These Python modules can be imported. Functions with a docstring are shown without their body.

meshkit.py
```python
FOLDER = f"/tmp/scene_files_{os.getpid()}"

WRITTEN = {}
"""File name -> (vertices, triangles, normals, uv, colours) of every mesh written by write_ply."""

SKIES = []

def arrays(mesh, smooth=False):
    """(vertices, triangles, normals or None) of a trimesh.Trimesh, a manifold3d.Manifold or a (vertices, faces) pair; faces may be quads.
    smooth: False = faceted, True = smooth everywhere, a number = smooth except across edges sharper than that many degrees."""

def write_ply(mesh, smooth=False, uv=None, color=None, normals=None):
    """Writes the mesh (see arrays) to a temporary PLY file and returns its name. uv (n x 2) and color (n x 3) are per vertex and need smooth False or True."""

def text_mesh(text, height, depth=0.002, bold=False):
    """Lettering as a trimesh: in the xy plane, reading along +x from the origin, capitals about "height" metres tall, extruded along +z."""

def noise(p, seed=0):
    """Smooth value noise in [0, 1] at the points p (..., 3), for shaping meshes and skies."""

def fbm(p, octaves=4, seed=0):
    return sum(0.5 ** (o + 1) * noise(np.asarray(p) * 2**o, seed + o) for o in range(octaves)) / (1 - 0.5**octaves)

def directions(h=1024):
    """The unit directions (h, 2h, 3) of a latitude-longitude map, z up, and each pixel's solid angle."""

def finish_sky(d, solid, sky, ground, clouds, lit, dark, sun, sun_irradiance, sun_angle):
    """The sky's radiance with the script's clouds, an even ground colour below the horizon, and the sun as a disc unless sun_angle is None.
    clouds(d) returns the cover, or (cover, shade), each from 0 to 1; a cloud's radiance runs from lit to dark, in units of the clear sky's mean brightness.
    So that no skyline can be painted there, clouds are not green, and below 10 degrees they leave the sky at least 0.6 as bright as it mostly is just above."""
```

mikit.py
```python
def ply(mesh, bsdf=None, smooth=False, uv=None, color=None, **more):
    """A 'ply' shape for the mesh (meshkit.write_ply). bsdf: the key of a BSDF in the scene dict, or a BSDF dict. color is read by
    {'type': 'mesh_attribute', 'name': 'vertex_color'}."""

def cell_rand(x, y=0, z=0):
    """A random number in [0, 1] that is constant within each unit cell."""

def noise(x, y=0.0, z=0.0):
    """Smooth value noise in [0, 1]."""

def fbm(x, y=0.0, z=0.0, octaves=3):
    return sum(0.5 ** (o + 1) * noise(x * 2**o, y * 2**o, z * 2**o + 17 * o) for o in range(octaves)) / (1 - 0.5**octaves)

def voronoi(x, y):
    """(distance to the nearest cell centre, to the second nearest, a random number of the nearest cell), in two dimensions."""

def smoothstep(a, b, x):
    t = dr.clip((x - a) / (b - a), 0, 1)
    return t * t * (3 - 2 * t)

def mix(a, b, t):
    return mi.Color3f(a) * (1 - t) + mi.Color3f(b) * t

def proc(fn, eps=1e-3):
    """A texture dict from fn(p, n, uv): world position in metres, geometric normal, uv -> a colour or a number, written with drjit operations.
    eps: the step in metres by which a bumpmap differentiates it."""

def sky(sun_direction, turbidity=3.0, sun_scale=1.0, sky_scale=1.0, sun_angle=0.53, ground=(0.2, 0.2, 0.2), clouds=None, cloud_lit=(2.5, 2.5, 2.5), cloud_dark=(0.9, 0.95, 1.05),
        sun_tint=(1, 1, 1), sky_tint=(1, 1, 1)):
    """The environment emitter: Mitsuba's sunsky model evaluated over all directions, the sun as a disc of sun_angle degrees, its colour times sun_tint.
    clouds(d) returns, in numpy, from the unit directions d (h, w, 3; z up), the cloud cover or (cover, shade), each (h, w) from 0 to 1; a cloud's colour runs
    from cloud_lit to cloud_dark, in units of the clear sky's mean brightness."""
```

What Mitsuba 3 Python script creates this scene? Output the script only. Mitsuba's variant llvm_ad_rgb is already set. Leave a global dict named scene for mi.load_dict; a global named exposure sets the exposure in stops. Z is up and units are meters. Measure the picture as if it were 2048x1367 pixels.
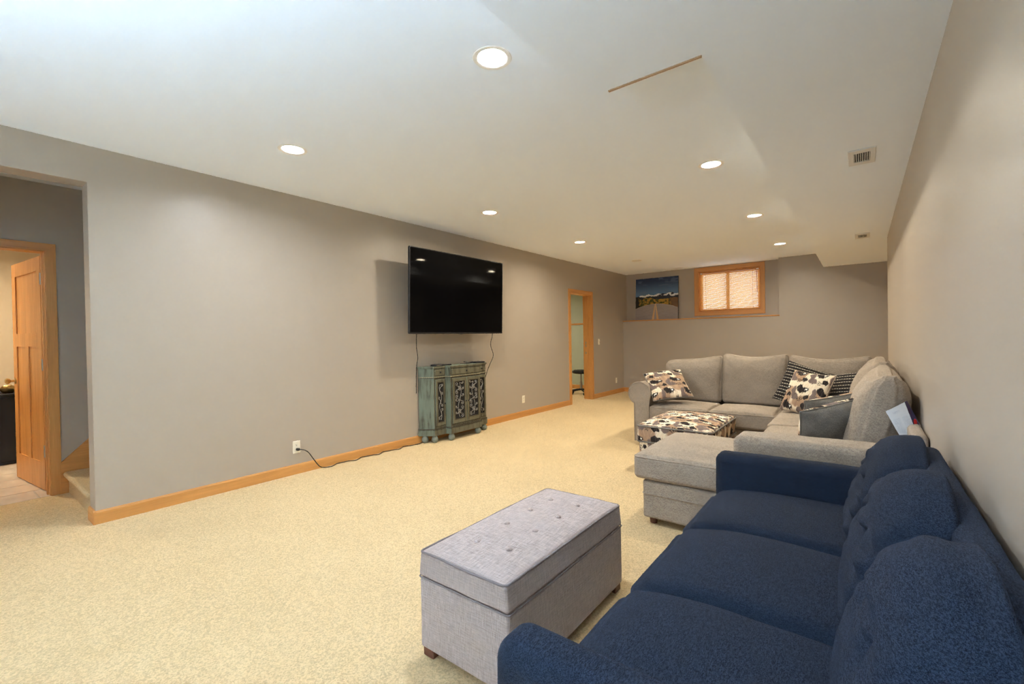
import math, random
import numpy as np
import trimesh
import shapely.geometry as sg
import manifold3d as m3
import drjit as dr
import mitsuba as mi
import mikit, meshkit
from mikit import noise, fbm, smoothstep, mix, cell_rand

T = mi.ScalarTransform4f
random.seed(7)
scene, labels = {}, {}

# ------------------------------------------------------------------ camera, sky, exposure
exposure = 3.5
LAMP = 52.0
DAY = 1.45
UPLIGHT = 150.0  # strength of the unseen uplight behind the camera
YAW, PITCH, ROLL, FPX, CAMZ = 0.6587, -0.0093, -0.0175, 901.377, 1.243


def cam_axes():
    cy, sy = math.cos(YAW), math.sin(YAW)
    f = np.array([-sy * math.cos(PITCH), cy * math.cos(PITCH), math.sin(PITCH)])
    r = np.array([cy, sy, 0.0])
    u = np.cross(r, f)
    return f, -math.sin(ROLL) * r + math.cos(ROLL) * u


_f, _u = cam_axes()
scene['camera'] = {'type': 'perspective', 'fov_axis': 'x', 'fov': 2 * math.degrees(math.atan(1024 / FPX)), 'near_clip': 0.05,
                   'to_world': T().look_at(origin=[0, 0, CAMZ], target=[float(_f[0]), float(_f[1]), CAMZ + float(_f[2])], up=[float(x) for x in _u])}


def overcast(d):
    n = meshkit.fbm(d * [3, 3, 6], 4, seed=3)
    return np.clip(n * 0.5 + 0.55, 0, 1)


scene['sky'] = mikit.sky([-0.6, -0.3, 0.7], turbidity=4.0, sun_scale=0.0, sky_scale=DAY, clouds=overcast, cloud_lit=(0.92, 1.0, 1.08), cloud_dark=(0.68, 0.78, 0.90), sky_tint=(0.88, 0.97, 1.10), ground=(0.80, 0.90, 0.92))

# room dimensions (metres; x across, y along the room, z up)
XL, XR, YF, H, SOF = -4.21, 0.261, 9.514, 2.62, 2.376
WT = 0.165
YB = -1.3  # unseen back wall, set close behind the camera to strengthen the daylight
XH = -5.33

# ------------------------------------------------------------------ materials


def lin(c):
    return [((v / 255) / 12.92 if v / 255 <= 0.04045 else ((v / 255 + 0.055) / 1.055) ** 2.4) for v in c]


def mat(name, color, rough=0.6, spec=0.4, bump=None, bscale=0.001, eps=1e-3, **kw):
    base = color if isinstance(color, dict) else {'type': 'rgb', 'value': list(color)}
    b = {'type': 'principled', 'base_color': base, 'roughness': rough, 'specular': spec, **kw}
    if bump is not None:
        b = {'type': 'bumpmap', 'arbitrary': mikit.proc(bump, eps), 'scale': bscale, 'bsdf': b}
    scene[name] = {'type': 'twosided', 'bsdf': b}
    return name


WALLC = (0.415, 0.36, 0.295)
mat('m_wall', WALLC, 0.40, 0.5, bump=lambda p, n, uv: noise(p.x * 260, p.y * 260, p.z * 260), bscale=0.00012)
mat('m_wall_dark', WALLC, 0.5, 0.4)
mat('m_green_wall', (0.47, 0.50, 0.37), 0.6, 0.3)
mat('m_beige_wall', (0.60, 0.52, 0.40), 0.6, 0.3)
mat('m_ceiling', (0.80, 0.855, 0.905), 0.95, 0.05)  # white ceiling tinted cool; the tint stands in for cool light
mat('m_plastic', (0.82, 0.80, 0.74), 0.35, 0.5)
mat('m_ivory', (0.80, 0.75, 0.62), 0.35, 0.5)
mat('m_hole', (0.02, 0.02, 0.02), 0.6, 0.2)
mat('m_vent', (0.70, 0.70, 0.68), 0.45, 0.4)


def carpet_col(p, n, uv):
    a = noise(p.x * 300, p.y * 300, p.z * 300)
    b = noise(p.x * 150 + 9, p.y * 150, p.z * 150)
    c = fbm(p.x * 2.2, p.y * 2.2, p.z)
    t = 0.45 * a + 0.4 * b + 0.15 * c
    return mix((0.46, 0.345, 0.185), (0.65, 0.495, 0.285), smoothstep(0.2, 0.75, t))


def carpet_bump(p, n, uv):
    return 0.6 * noise(p.x * 300, p.y * 300, p.z * 300) + 0.6 * noise(p.x * 150 + 9, p.y * 150, p.z * 150)


mat('m_carpet', mikit.proc(carpet_col), 0.95, 0.1, bump=carpet_bump, bscale=0.0035)


def tile_col(p, n, uv):
    c = fbm(p.x * 3, p.y * 9, 1.0)
    return mix((0.36, 0.31, 0.26), (0.60, 0.53, 0.45), c)


mat('m_tile', mikit.proc(tile_col), 0.35, 0.4)
mat('m_grout', (0.42, 0.38, 0.33), 0.8, 0.2)


def wood_fn(ax, dark=(0.40, 0.155, 0.035), light=(0.72, 0.37, 0.115)):
    def fn(p, n, uv):
        q = [p.x, p.y, p.z]
        s = [q[i] * (2.2 if i == ax else 26.0) for i in range(3)]
        g = fbm(s[0], s[1], s[2], 3)
        s2 = [q[i] * (9.0 if i == ax else 240.0) for i in range(3)]
        g2 = noise(s2[0], s2[1], s2[2])
        c = fbm(q[0] * 0.9 + 3, q[1] * 0.9, q[2] * 0.9)
        return mix(dark, light, dr.clip(0.25 + 0.55 * g + 0.18 * g2 + 0.25 * (c - 0.5), 0, 1))
    return fn


mat('m_wood_x', mikit.proc(wood_fn(0)), 0.38, 0.45)
mat('m_wood_y', mikit.proc(wood_fn(1)), 0.38, 0.45)
mat('m_wood_z', mikit.proc(wood_fn(2)), 0.38, 0.45)
mat('m_hinge', (0.42, 0.38, 0.34), 0.35, 0.5, metallic=0.9)
mat('m_brass', (0.62, 0.46, 0.20), 0.28, 0.5, metallic=1.0)
mat('m_black', (0.012, 0.012, 0.013), 0.4, 0.4)
mat('m_blackmatt', (0.018, 0.018, 0.02), 0.7, 0.3)
mat('m_screen', (0.0015, 0.0015, 0.002), 0.04, 0.08)
mat('m_darkwood', (0.075, 0.022, 0.012), 0.35, 0.5)
mat('m_tan_edge', (0.42, 0.28, 0.17), 0.7, 0.2)


def blue_col(p, n, uv):
    a = noise(p.x * 1100, p.y * 480, p.z * 1100)
    b = noise(p.x * 480 + 5, p.y * 170, p.z * 480)
    t = smoothstep(0.2, 0.85, 0.6 * a + 0.4 * b)
    return mix((0.0028, 0.0045, 0.0090), (0.0160, 0.0235, 0.041), t)


mat('m_blue', mikit.proc(blue_col), 0.9, 0.15, bump=lambda p, n, uv: noise(p.x * 420, p.y * 420, p.z * 420), bscale=0.0006, sheen=0.2, sheen_tint=0.6)


def grey_col(p, n, uv):
    a = noise(p.x * 420, p.y * 420, p.z * 420)
    b = noise(p.x * 130 + 5, p.y * 130, p.z * 130)
    c = fbm(p.x * 9, p.y * 9, p.z * 9)
    t = smoothstep(0.2, 0.8, 0.5 * a + 0.25 * b + 0.25 * c)
    return mix((0.190, 0.155, 0.120), (0.385, 0.322, 0.255), t)


mat('m_grey', mikit.proc(grey_col), 0.9, 0.15, bump=lambda p, n, uv: noise(p.x * 420, p.y * 420, p.z * 420), bscale=0.0005, sheen=0.5)


def grey2_col(p, n, uv):
    a = noise(p.x * 420, p.y * 420, p.z * 420)
    c = fbm(p.x * 12, p.y * 12, p.z * 12)
    t = smoothstep(0.25, 0.8, 0.5 * a + 0.5 * c)
    return mix((0.105, 0.098, 0.085), (0.24, 0.225, 0.20), t)


mat('m_grey_pillow', mikit.proc(grey2_col), 0.9, 0.15, sheen=0.4)


def linen_col(p, n, uv):
    hx = noise(p.x * 40, p.y * 40, p.z * 800)
    hy = noise(p.x * 800, p.y * 40, p.z * 40)
    hz = noise(p.x * 40, p.y * 800, p.z * 40)
    az = dr.abs(n.z)
    w = dr.select(az > 0.7, 0.5 * (hy + hz), dr.select(dr.abs(n.x) > dr.abs(n.y), 0.5 * (hx + hz), 0.5 * (hx + hy)))
    return mix((0.225, 0.185, 0.174), (0.475, 0.405, 0.385), smoothstep(0.1, 0.9, w))


mat('m_linen', mikit.proc(linen_col), 0.9, 0.15)
mat('m_piping', (0.17, 0.145, 0.145), 0.85, 0.2)


def ikat(u, v):
    """woven ikat print on the cloth: u, v in metres"""
    u = u + 0.022 * (noise(u * 34, v * 34, 3.0) - 0.5) + 0.05 * (noise(u * 8, v * 8, 5.0) - 0.5)
    v = v + 0.035 * (noise(u * 10 + 7, v * 10, 2.0) - 0.5)
    jag = 0.02 * (noise(u * 160, v * 7, 1.0) - 0.5)
    vv = v + jag
    pu, pv = 0.20, 0.17
    row = dr.floor(vv / pv)
    us = u / pu + 0.5 * (row - 2 * dr.floor(row / 2))
    a = (us - dr.floor(us) - 0.5) * pu
    b = (vv / pv - row - 0.5) * pv
    streak = noise(u * 300, v * 12, 2.0)
    col = mix((0.70, 0.58, 0.42), (0.90, 0.82, 0.66), streak)
    tan = smoothstep(0.42, 0.58, noise(u * 13 + 4, vv * 13, 9.0))
    col = mix(col, mix((0.30, 0.19, 0.125), (0.48, 0.33, 0.22), streak), tan)

    def ell(cx, cy, rx, ry):
        return dr.sqrt(dr.square((a - cx) / rx) + dr.square((b - cy) / ry))
    taupe = 1 - smoothstep(0.85, 1.1, dr.minimum(ell(-0.055, -0.045, 0.044, 0.03), ell(-0.08, 0.0, 0.022, 0.05)))
    col = mix(col, mix((0.13, 0.095, 0.085), (0.22, 0.17, 0.15), streak), taupe)
    dark = 1 - smoothstep(0.85, 1.1, dr.minimum(ell(0.0, 0.025, 0.058, 0.026), ell(-0.035, 0.045, 0.03, 0.028)))
    dark2 = 1 - smoothstep(0.9, 1.06, ell(0.068, -0.045, 0.026, 0.022))
    col = mix(col, mix((0.012, 0.010, 0.010), (0.07, 0.055, 0.05), streak * streak), dr.maximum(dark, dark2))
    white = 1 - smoothstep(0.85, 1.1, ell(0.030, 0.030, 0.013, 0.008))
    col = mix(col, (0.88, 0.86, 0.80), white)
    dia = dr.abs(a - 0.012) / 0.034 + dr.abs(b + 0.052) / 0.024
    zig = 0.12 * (dr.floor(a * 260) - 2 * dr.floor(a * 130))
    ring = smoothstep(0.72, 0.8, dia + zig) * (1 - smoothstep(0.95, 1.03, dia + zig))
    col = mix(col, (0.03, 0.024, 0.02), ring)
    core = 1 - smoothstep(0.3, 0.36, dia)
    return mix(col, (0.04, 0.03, 0.028), core)


def ikat_world(p, n, uv):
    ax, az = dr.abs(n.x), dr.abs(n.z)
    u = dr.select(az > 0.7, p.x, dr.select(ax > dr.abs(n.y), p.y, p.x))
    v = dr.select(az > 0.7, p.y, p.z * 0.9)
    return ikat(u, v)


mat('m_ikat', mikit.proc(ikat_world), 0.9, 0.12)
mat('m_ikat_uv', mikit.proc(lambda p, n, uv: ikat(uv.x, uv.y)), 0.9, 0.12)


def stripe(p, n, uv):
    v = uv.y / 0.032
    f = v - dr.floor(v)
    line = 1 - smoothstep(0.07, 0.11, dr.abs(f - 0.5))
    d = uv.x / 0.021 + cell_rand(v, 1) * 0.6
    dash = smoothstep(0.22, 0.3, d - dr.floor(d))
    base = mix((0.012, 0.010, 0.009), (0.035, 0.03, 0.027), noise(uv.x * 500, uv.y * 500))
    return mix(base, (0.62, 0.56, 0.47), line * dash)


mat('m_stripe', mikit.proc(stripe), 0.9, 0.12)


def green_paint(p, n, uv):
    g = fbm(p.x * 40, p.y * 40, p.z * 4.5, 3)
    g2 = fbm(p.x * 9, p.y * 9, p.z * 9, 3)
    t = dr.clip(1.5 * (0.7 * g + 0.3 * g2) - 0.28, 0, 1)
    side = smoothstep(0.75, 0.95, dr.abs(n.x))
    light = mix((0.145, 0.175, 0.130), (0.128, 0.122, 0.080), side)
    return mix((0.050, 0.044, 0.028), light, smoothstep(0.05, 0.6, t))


mat('m_green_paint', mikit.proc(green_paint), 0.55, 0.35)
mat('m_green_edge', (0.06, 0.052, 0.034), 0.55, 0.35)
mat('m_green_foot', (0.21, 0.24, 0.20), 0.6, 0.3)
mat('m_green_gold', (0.33, 0.30, 0.20), 0.45, 0.4)
mat('m_scroll', (0.235, 0.225, 0.205), 0.45, 0.5)
mat('m_paper', mikit.proc(lambda p, n, uv: mix((0.72, 0.76, 0.80), (0.36, 0.42, 0.52), leaflet_ink(uv))), 0.5, 0.3)


def leaflet_ink(uv):
    x, y = uv.x, uv.y
    line = dr.select(dr.abs(y * 34 - dr.floor(y * 34) - 0.5) < 0.22, 1.0, 0.0)
    word = dr.select(noise(x * 40, dr.floor(y * 34) * 3.1) > 0.3, 1.0, 0.0)
    col = dr.select(((x > 0.08) & (x < 0.44)) | ((x > 0.56) & (x < 0.92)), 1.0, 0.0)
    body = dr.select((y > 0.08) & (y < 0.62), 1.0, 0.0)
    head = dr.select((y > 0.78) & (y < 0.86) & (x > 0.25) & (x < 0.6), 0.8, 0.0)
    return dr.clip(0.55 * line * word * col * body + 0.4 * head * word, 0, 1)


mat('m_cover', mikit.proc(lambda p, n, uv: dr.select(dr.square(uv.x - 0.5) / 0.10 + dr.square(uv.y - 0.28) / 0.012 < 1, mi.Color3f(0.75, 0.02, 0.015),
                          dr.select((uv.y < 0.16) & (noise(uv.x * 9, uv.y * 30) > 0.5), mi.Color3f(0.7, 0.55, 0.45), mix((0.05, 0.02, 0.06), (0.02, 0.03, 0.09), noise(uv.x * 5, uv.y * 8))))), 0.35, 0.5)


def canvas_print(p, n, uv):
    """printed landscape: blue sky, snowy range, autumn trees, road with two yellow lines"""
    x, y = uv.x, uv.y
    col = mix((0.115, 0.22, 0.38), (0.030, 0.050, 0.115), smoothstep(0.58, 0.95, y))
    col = mix(col, (0.16, 0.21, 0.30), 0.35 * smoothstep(0.62, 0.8, fbm(x * 5, y * 16, 2.0)))
    rid = 0.575 + 0.035 * noise(x * 5.5 + 1.3, 3.0) + 0.035 * noise(x * 13 + 4, 7.0) + 0.02 * noise(x * 34, 1.0) - 0.05 * smoothstep(0.3, 0.0, x)
    snow = smoothstep(0.46, 0.54, fbm(x * 17, y * 26, 4.0) + 1.6 * (y - rid + 0.035))
    m = dr.select(y < rid, 1.0, 0.0)
    col = mix(col, mix((0.030, 0.034, 0.055), (0.80, 0.80, 0.82), snow), m)
    low = 0.535 + 0.03 * noise(x * 9, 5.0)
    col = mix(col, (0.022, 0.026, 0.040), dr.select(y < low, 1.0, 0.0))
    tree = 0.47 + 0.035 * noise(x * 8 + 2, 1.0) + 0.02 * noise(x * 40, 2.0) + 0.06 * smoothstep(0.16, 0.06, x) + 0.03 * smoothstep(0.12, 0.3, x) * smoothstep(0.5, 0.35, x)
    fol = fbm(x * 30, y * 30, 1.0)
    aut = mix((0.045, 0.06, 0.012), (0.42, 0.24, 0.03), smoothstep(0.35, 0.65, fol))
    aut = mix(aut, (0.02, 0.018, 0.012), smoothstep(0.15, 0.08, x + 0.04 * fol))
    aut = mix(aut, (0.16, 0.085, 0.04), smoothstep(0.75, 0.9, x))
    col = mix(col, aut, dr.select(y < tree, 1.0, 0.0))
    road = 0.372 - 0.42 * dr.square(x - 0.49) + 0.0 * x
    asph = mix((0.29, 0.25, 0.235), (0.36, 0.32, 0.31), fbm(x * 14, y * 70))
    col = mix(col, (0.42, 0.36, 0.30), dr.select(y < road + 0.008, 1.0, 0.0))
    col = mix(col, asph, dr.select(y < road, 1.0, 0.0))
    s = dr.clip((0.372 - y) / 0.372, 0, 1)
    for sg_ in (-1, 1):
        cx = 0.48 + sg_ * (0.006 + 0.052 * s)
        w = 0.006 + 0.022 * s
        col = mix(col, (0.62, 0.40, 0.20), dr.select((dr.abs(x - cx) < w) & (y < road + 0.01), 1.0, 0.0))
    return col


mat('m_print', mikit.proc(canvas_print), 0.5, 0.3)
mat('m_canvas_edge', (0.045, 0.05, 0.06), 0.7, 0.2)
scene['m_slat'] = {'type': 'principledthin', 'base_color': {'type': 'rgb', 'value': [0.95, 0.58, 0.20]}, 'roughness': 0.5, 'diff_trans': 0.9, 'spec_trans': 0.0}
scene['m_glass'] = {'type': 'thindielectric'}
scene['m_lens'] = mat('m_lens_off', (0.7, 0.7, 0.66), 0.4, 0.4) and {'type': 'twosided', 'bsdf': {'type': 'diffuse', 'reflectance': {'type': 'rgb', 'value': [0.8, 0.8, 0.8]}}}

# ------------------------------------------------------------------ helpers


def cat(ms):
    return trimesh.util.concatenate(list(ms))


def box(x0, x1, y0, y1, z0, z1, bevel=0.0):
    if bevel <= 0:
        b = trimesh.creation.box([x1 - x0, y1 - y0, z1 - z0])
        b.apply_translation([(x0 + x1) / 2, (y0 + y1) / 2, (z0 + z1) / 2])
        return b
    e, pts = bevel, []
    for sx, ex in ((x0, e), (x1, -e)):
        for sy, ey in ((y0, e), (y1, -e)):
            for sz, ez in ((z0, e), (z1, -e)):
                pts += [(sx, sy + ey, sz + ez), (sx + ex, sy, sz + ez), (sx + ex, sy + ey, sz)]
    return trimesh.convex.convex_hull(np.array(pts))


def prism(poly, z0, z1):
    m = trimesh.creation.extrude_polygon(sg.Polygon(poly) if not hasattr(poly, 'exterior') else poly, z1 - z0, engine='earcut')
    m.apply_translation([0, 0, z0])
    return m


def man(m):
    return m3.Manifold(m3.Mesh(np.asarray(m.vertices, np.float32), np.asarray(m.faces, np.uint32)))


def cut(a, *bs):
    r = man(a)
    for b in bs:
        r = r - man(b)
    o = r.to_mesh()
    return trimesh.Trimesh(o.vert_properties[:, :3], o.tri_verts, process=False)


def tube(path, r, closed=False, sides=8, caps=True):
    P = np.asarray(path, float)
    n = len(P)
    t = np.roll(P, -1, 0) - np.roll(P, 1, 0) if closed else np.gradient(P, axis=0)
    t /= np.maximum(np.linalg.norm(t, axis=1, keepdims=True), 1e-12)
    a = np.cross(t[0], [0, 0, 1] if abs(t[0][2]) < 0.9 else [1, 0, 0])
    a /= np.linalg.norm(a)
    fr = []
    for i in range(n):
        a = a - t[i] * (a @ t[i])
        a /= np.linalg.norm(a)
        fr.append((a, np.cross(t[i], a)))
    th = np.arange(sides) * 2 * np.pi / sides
    rr = np.broadcast_to(r, (n,))
    V = np.concatenate([P[i] + rr[i] * (np.cos(th)[:, None] * fr[i][0] + np.sin(th)[:, None] * fr[i][1]) for i in range(n)])
    F = []
    for i in range(n if closed else n - 1):
        j = (i + 1) % n
        for k in range(sides):
            l = (k + 1) % sides
            F += [(i * sides + k, i * sides + l, j * sides + l), (i * sides + k, j * sides + l, j * sides + k)]
    if not closed and caps:
        V = np.vstack([V, P[0], P[-1]])
        for k in range(sides):
            l = (k + 1) % sides
            F += [(n * sides, l, k), (n * sides + 1, (n - 1) * sides + k, (n - 1) * sides + l)]
    return trimesh.Trimesh(V, np.array(F), process=False)


def spline(pts, n=40, closed=False):
    from scipy.interpolate import CubicSpline
    P = np.asarray(pts, float)
    if closed:
        P = np.vstack([P, P[:1]])
    d = np.concatenate([[0], np.cumsum(np.maximum(np.linalg.norm(np.diff(P, axis=0), axis=1), 1e-6))])
    cs = CubicSpline(d, P, bc_type='periodic' if closed else 'natural')
    return cs(np.linspace(0, d[-1], n, endpoint=not closed))


def lathe(profile, at=(0, 0, 0), sections=24):
    m = trimesh.creation.revolve(np.asarray(profile, float), sections=sections)
    m.apply_translation(at)
    return m


def axis_coords(h, r, core, corner=5):
    c = h - r
    a = np.tan(np.linspace(0, np.pi / 4, corner + 1))[1:]
    core_pts = np.linspace(-c, c, core) if c > 1e-6 else np.array([0.0])
    return np.concatenate([-(c + r * a)[::-1], core_pts, c + r * a])


def softbox(size, r, core=(9, 9, 4)):
    """rounded box centred on the origin; returns vertices, quads and the box coordinates in [-1, 1]"""
    h = np.array(size) / 2
    ax = [axis_coords(h[i], min(r, h[i] * 0.999), core[i]) for i in range(3)]
    V, F, idx = [], [], {}

    def vid(p):
        k = tuple(np.round(p, 6))
        if k not in idx:
            idx[k] = len(V)
            V.append(p)
        return idx[k]
    for d in range(3):
        u, v = (d + 1) % 3, (d + 2) % 3
        for s in (-1, 1):
            ids = np.zeros((len(ax[u]), len(ax[v])), int)
            for i, a in enumerate(ax[u]):
                for j, b in enumerate(ax[v]):
                    p = np.zeros(3)
                    p[d], p[u], p[v] = s * h[d], a, b
                    ids[i, j] = vid(p)
            for i in range(len(ax[u]) - 1):
                for j in range(len(ax[v]) - 1):
                    q = [ids[i, j], ids[i + 1, j], ids[i + 1, j + 1], ids[i, j + 1]]
                    F.append(q if s > 0 else q[::-1])
    V = np.array(V)
    rr = min(r, *(h * 0.999))
    inner = np.clip(V, -(h - rr), h - rr)
    d = V - inner
    d /= np.maximum(np.linalg.norm(d, axis=1, keepdims=True), 1e-12)
    return inner + d * rr, np.array(F), V / h


def tri(v, f):
    f = np.asarray(f)
    if f.shape[1] == 4:
        f = np.vstack([f[:, [0, 1, 2]], f[:, [0, 2, 3]]])
    return trimesh.Trimesh(v, f, process=False)


def cushion(x0, x1, y0, y1, z0, z1, r=0.04, crown=0.03, sides=0.0, core=(11, 11, 3), wob=0.004, seed=0, post=None):
    """a stuffed cushion: rounded box with a crowned top and slightly swollen sides"""
    size = (x1 - x0, y1 - y0, z1 - z0)
    V, F, c = softbox(size, r, core)
    sx, sy, sz = c.T
    dome = np.clip(1 - sx ** 2, 0, 1) ** 0.6 * np.clip(1 - sy ** 2, 0, 1) ** 0.6
    V[:, 2] += crown * dome * np.clip(sz, 0, 1)
    V[:, 0] += np.sign(sx) * sides * np.clip(1 - sz ** 2, 0, 1) * (np.abs(sx) > 0.8) * np.clip(1 - sy ** 2, 0, 1) ** 0.5
    V[:, 1] += np.sign(sy) * sides * np.clip(1 - sz ** 2, 0, 1) * (np.abs(sy) > 0.8) * np.clip(1 - sx ** 2, 0, 1) ** 0.5
    V = V + [(x0 + x1) / 2, (y0 + y1) / 2, (z0 + z1) / 2]
    if wob:
        V = V + wob * (np.stack([meshkit.fbm(V * 7 + k * 11.3, 2, seed + k) for k in range(3)], 1) - 0.5) * 2
    if post is not None:
        V = post(V, c)
    return tri(V, F)


def rim(x0, x1, y0, y1, z, r=0.04, n=8, crown=None):
    """rounded-rectangle loop at height z"""
    pts = []
    for cx, cy, a0 in ((x1 - r, y1 - r, 0), (x0 + r, y1 - r, 90), (x0 + r, y0 + r, 180), (x1 - r, y0 + r, 270)):
        for a in np.linspace(a0, a0 + 90, n):
            pts.append((cx + r * math.cos(math.radians(a)), cy + r * math.sin(math.radians(a)), z))
    out = []
    for i, p in enumerate(pts):
        q = np.array(pts[(i + 1) % len(pts)])
        p = np.array(p)
        k = max(1, int(np.linalg.norm(q - p) / 0.05))
        out += [p + (q - p) * t / k for t in range(k)]
    return np.array(out)


def numbered(key):
    if not any(k == key or k.startswith(key + '__') for k in list(scene) + list(labels)):
        return key
    i = 1
    while any(k == f'{key}_{i:03d}' or k.startswith(f'{key}_{i:03d}__') for k in list(scene) + list(labels)):
        i += 1
    return f'{key}_{i:03d}'


def thing(name, label, category, group=None):
    key = numbered(name)
    labels[key] = {'label': label, 'category': category}
    if group:
        labels[key]['group'] = group
    return key


def part(holder, name, mesh, m, smooth=False, label=None, **kw):
    key = numbered(holder + '__' + name)
    scene[key] = mikit.ply(mesh, m, smooth=smooth, **kw)
    if label:
        labels[key] = {'label': label}
    return key


def solid(name, mesh, m, label, category, smooth=False, group=None, **kw):
    key = thing(name, label, category, group)
    scene[key] = mikit.ply(mesh, m, smooth=smooth, **kw)
    return key


def struct(name, mesh, m, label, category=None, smooth=False, **kw):
    scene[name] = mikit.ply(mesh, m, smooth=smooth, **kw)
    labels[name] = {'label': label, 'kind': 'structure'}
    if category:
        labels[name]['category'] = category
    return name


def placed(mesh, M):
    m = mesh.copy()
    m.apply_transform(M)
    return m


def frame(origin, ux, uz):
    """4x4 with local x along ux, local z along uz (orthonormalised)"""
    ux = np.array(ux, float)
    ux /= np.linalg.norm(ux)
    uz = np.array(uz, float)
    uz -= ux * (uz @ ux)
    uz /= np.linalg.norm(uz)
    M = np.eye(4)
    M[:3, 0], M[:3, 1], M[:3, 2], M[:3, 3] = ux, np.cross(uz, ux), uz, origin
    return M


# ------------------------------------------------------------------ the shell
struct('floor', cat([box(XL - 1.12, 1.2, YB, YF + 0.3, -0.1, 0), box(-8.6, XL - 1.12, 3.0, YF + 0.3, -0.1, 0)]), 'm_carpet', 'beige cut pile carpet covering the basement floor', 'carpet')
CANS = [(-1.424, 1.72), (-3.215, 1.62), (-3.212, 3.79), (-3.229, 5.835), (-0.951, 3.91), (-0.971, 5.927), (-0.975, 8.065), (-3.251, 7.984), (-7.2, -0.1), (-6.0, 7.9)]
cans = [trimesh.creation.cylinder(0.074, 0.12, sections=40).apply_translation([x, y, H + 0.04]) for x, y in CANS]
struct('ceiling', cut(box(-8.7, 1.3, YB - 0.2, YF + 0.4, H, H + 0.15), *cans), 'm_ceiling', 'smooth white painted ceiling')
struct('ceiling_soffit', prism([(-1.007, YB), (1.2, YB), (1.2, YF + 0.1), (-0.502, YF + 0.1), (-0.502, 1.94), (-1.007, 1.94)], SOF, H + 0.02), 'm_ceiling', 'lowered white soffit along the right wall')
struct('trim_1', box(-0.912, -0.503, 1.936, 1.947, SOF - 0.006, SOF + 0.004), 'm_tan_edge', 'thin tan strip at the step of the soffit')

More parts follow.
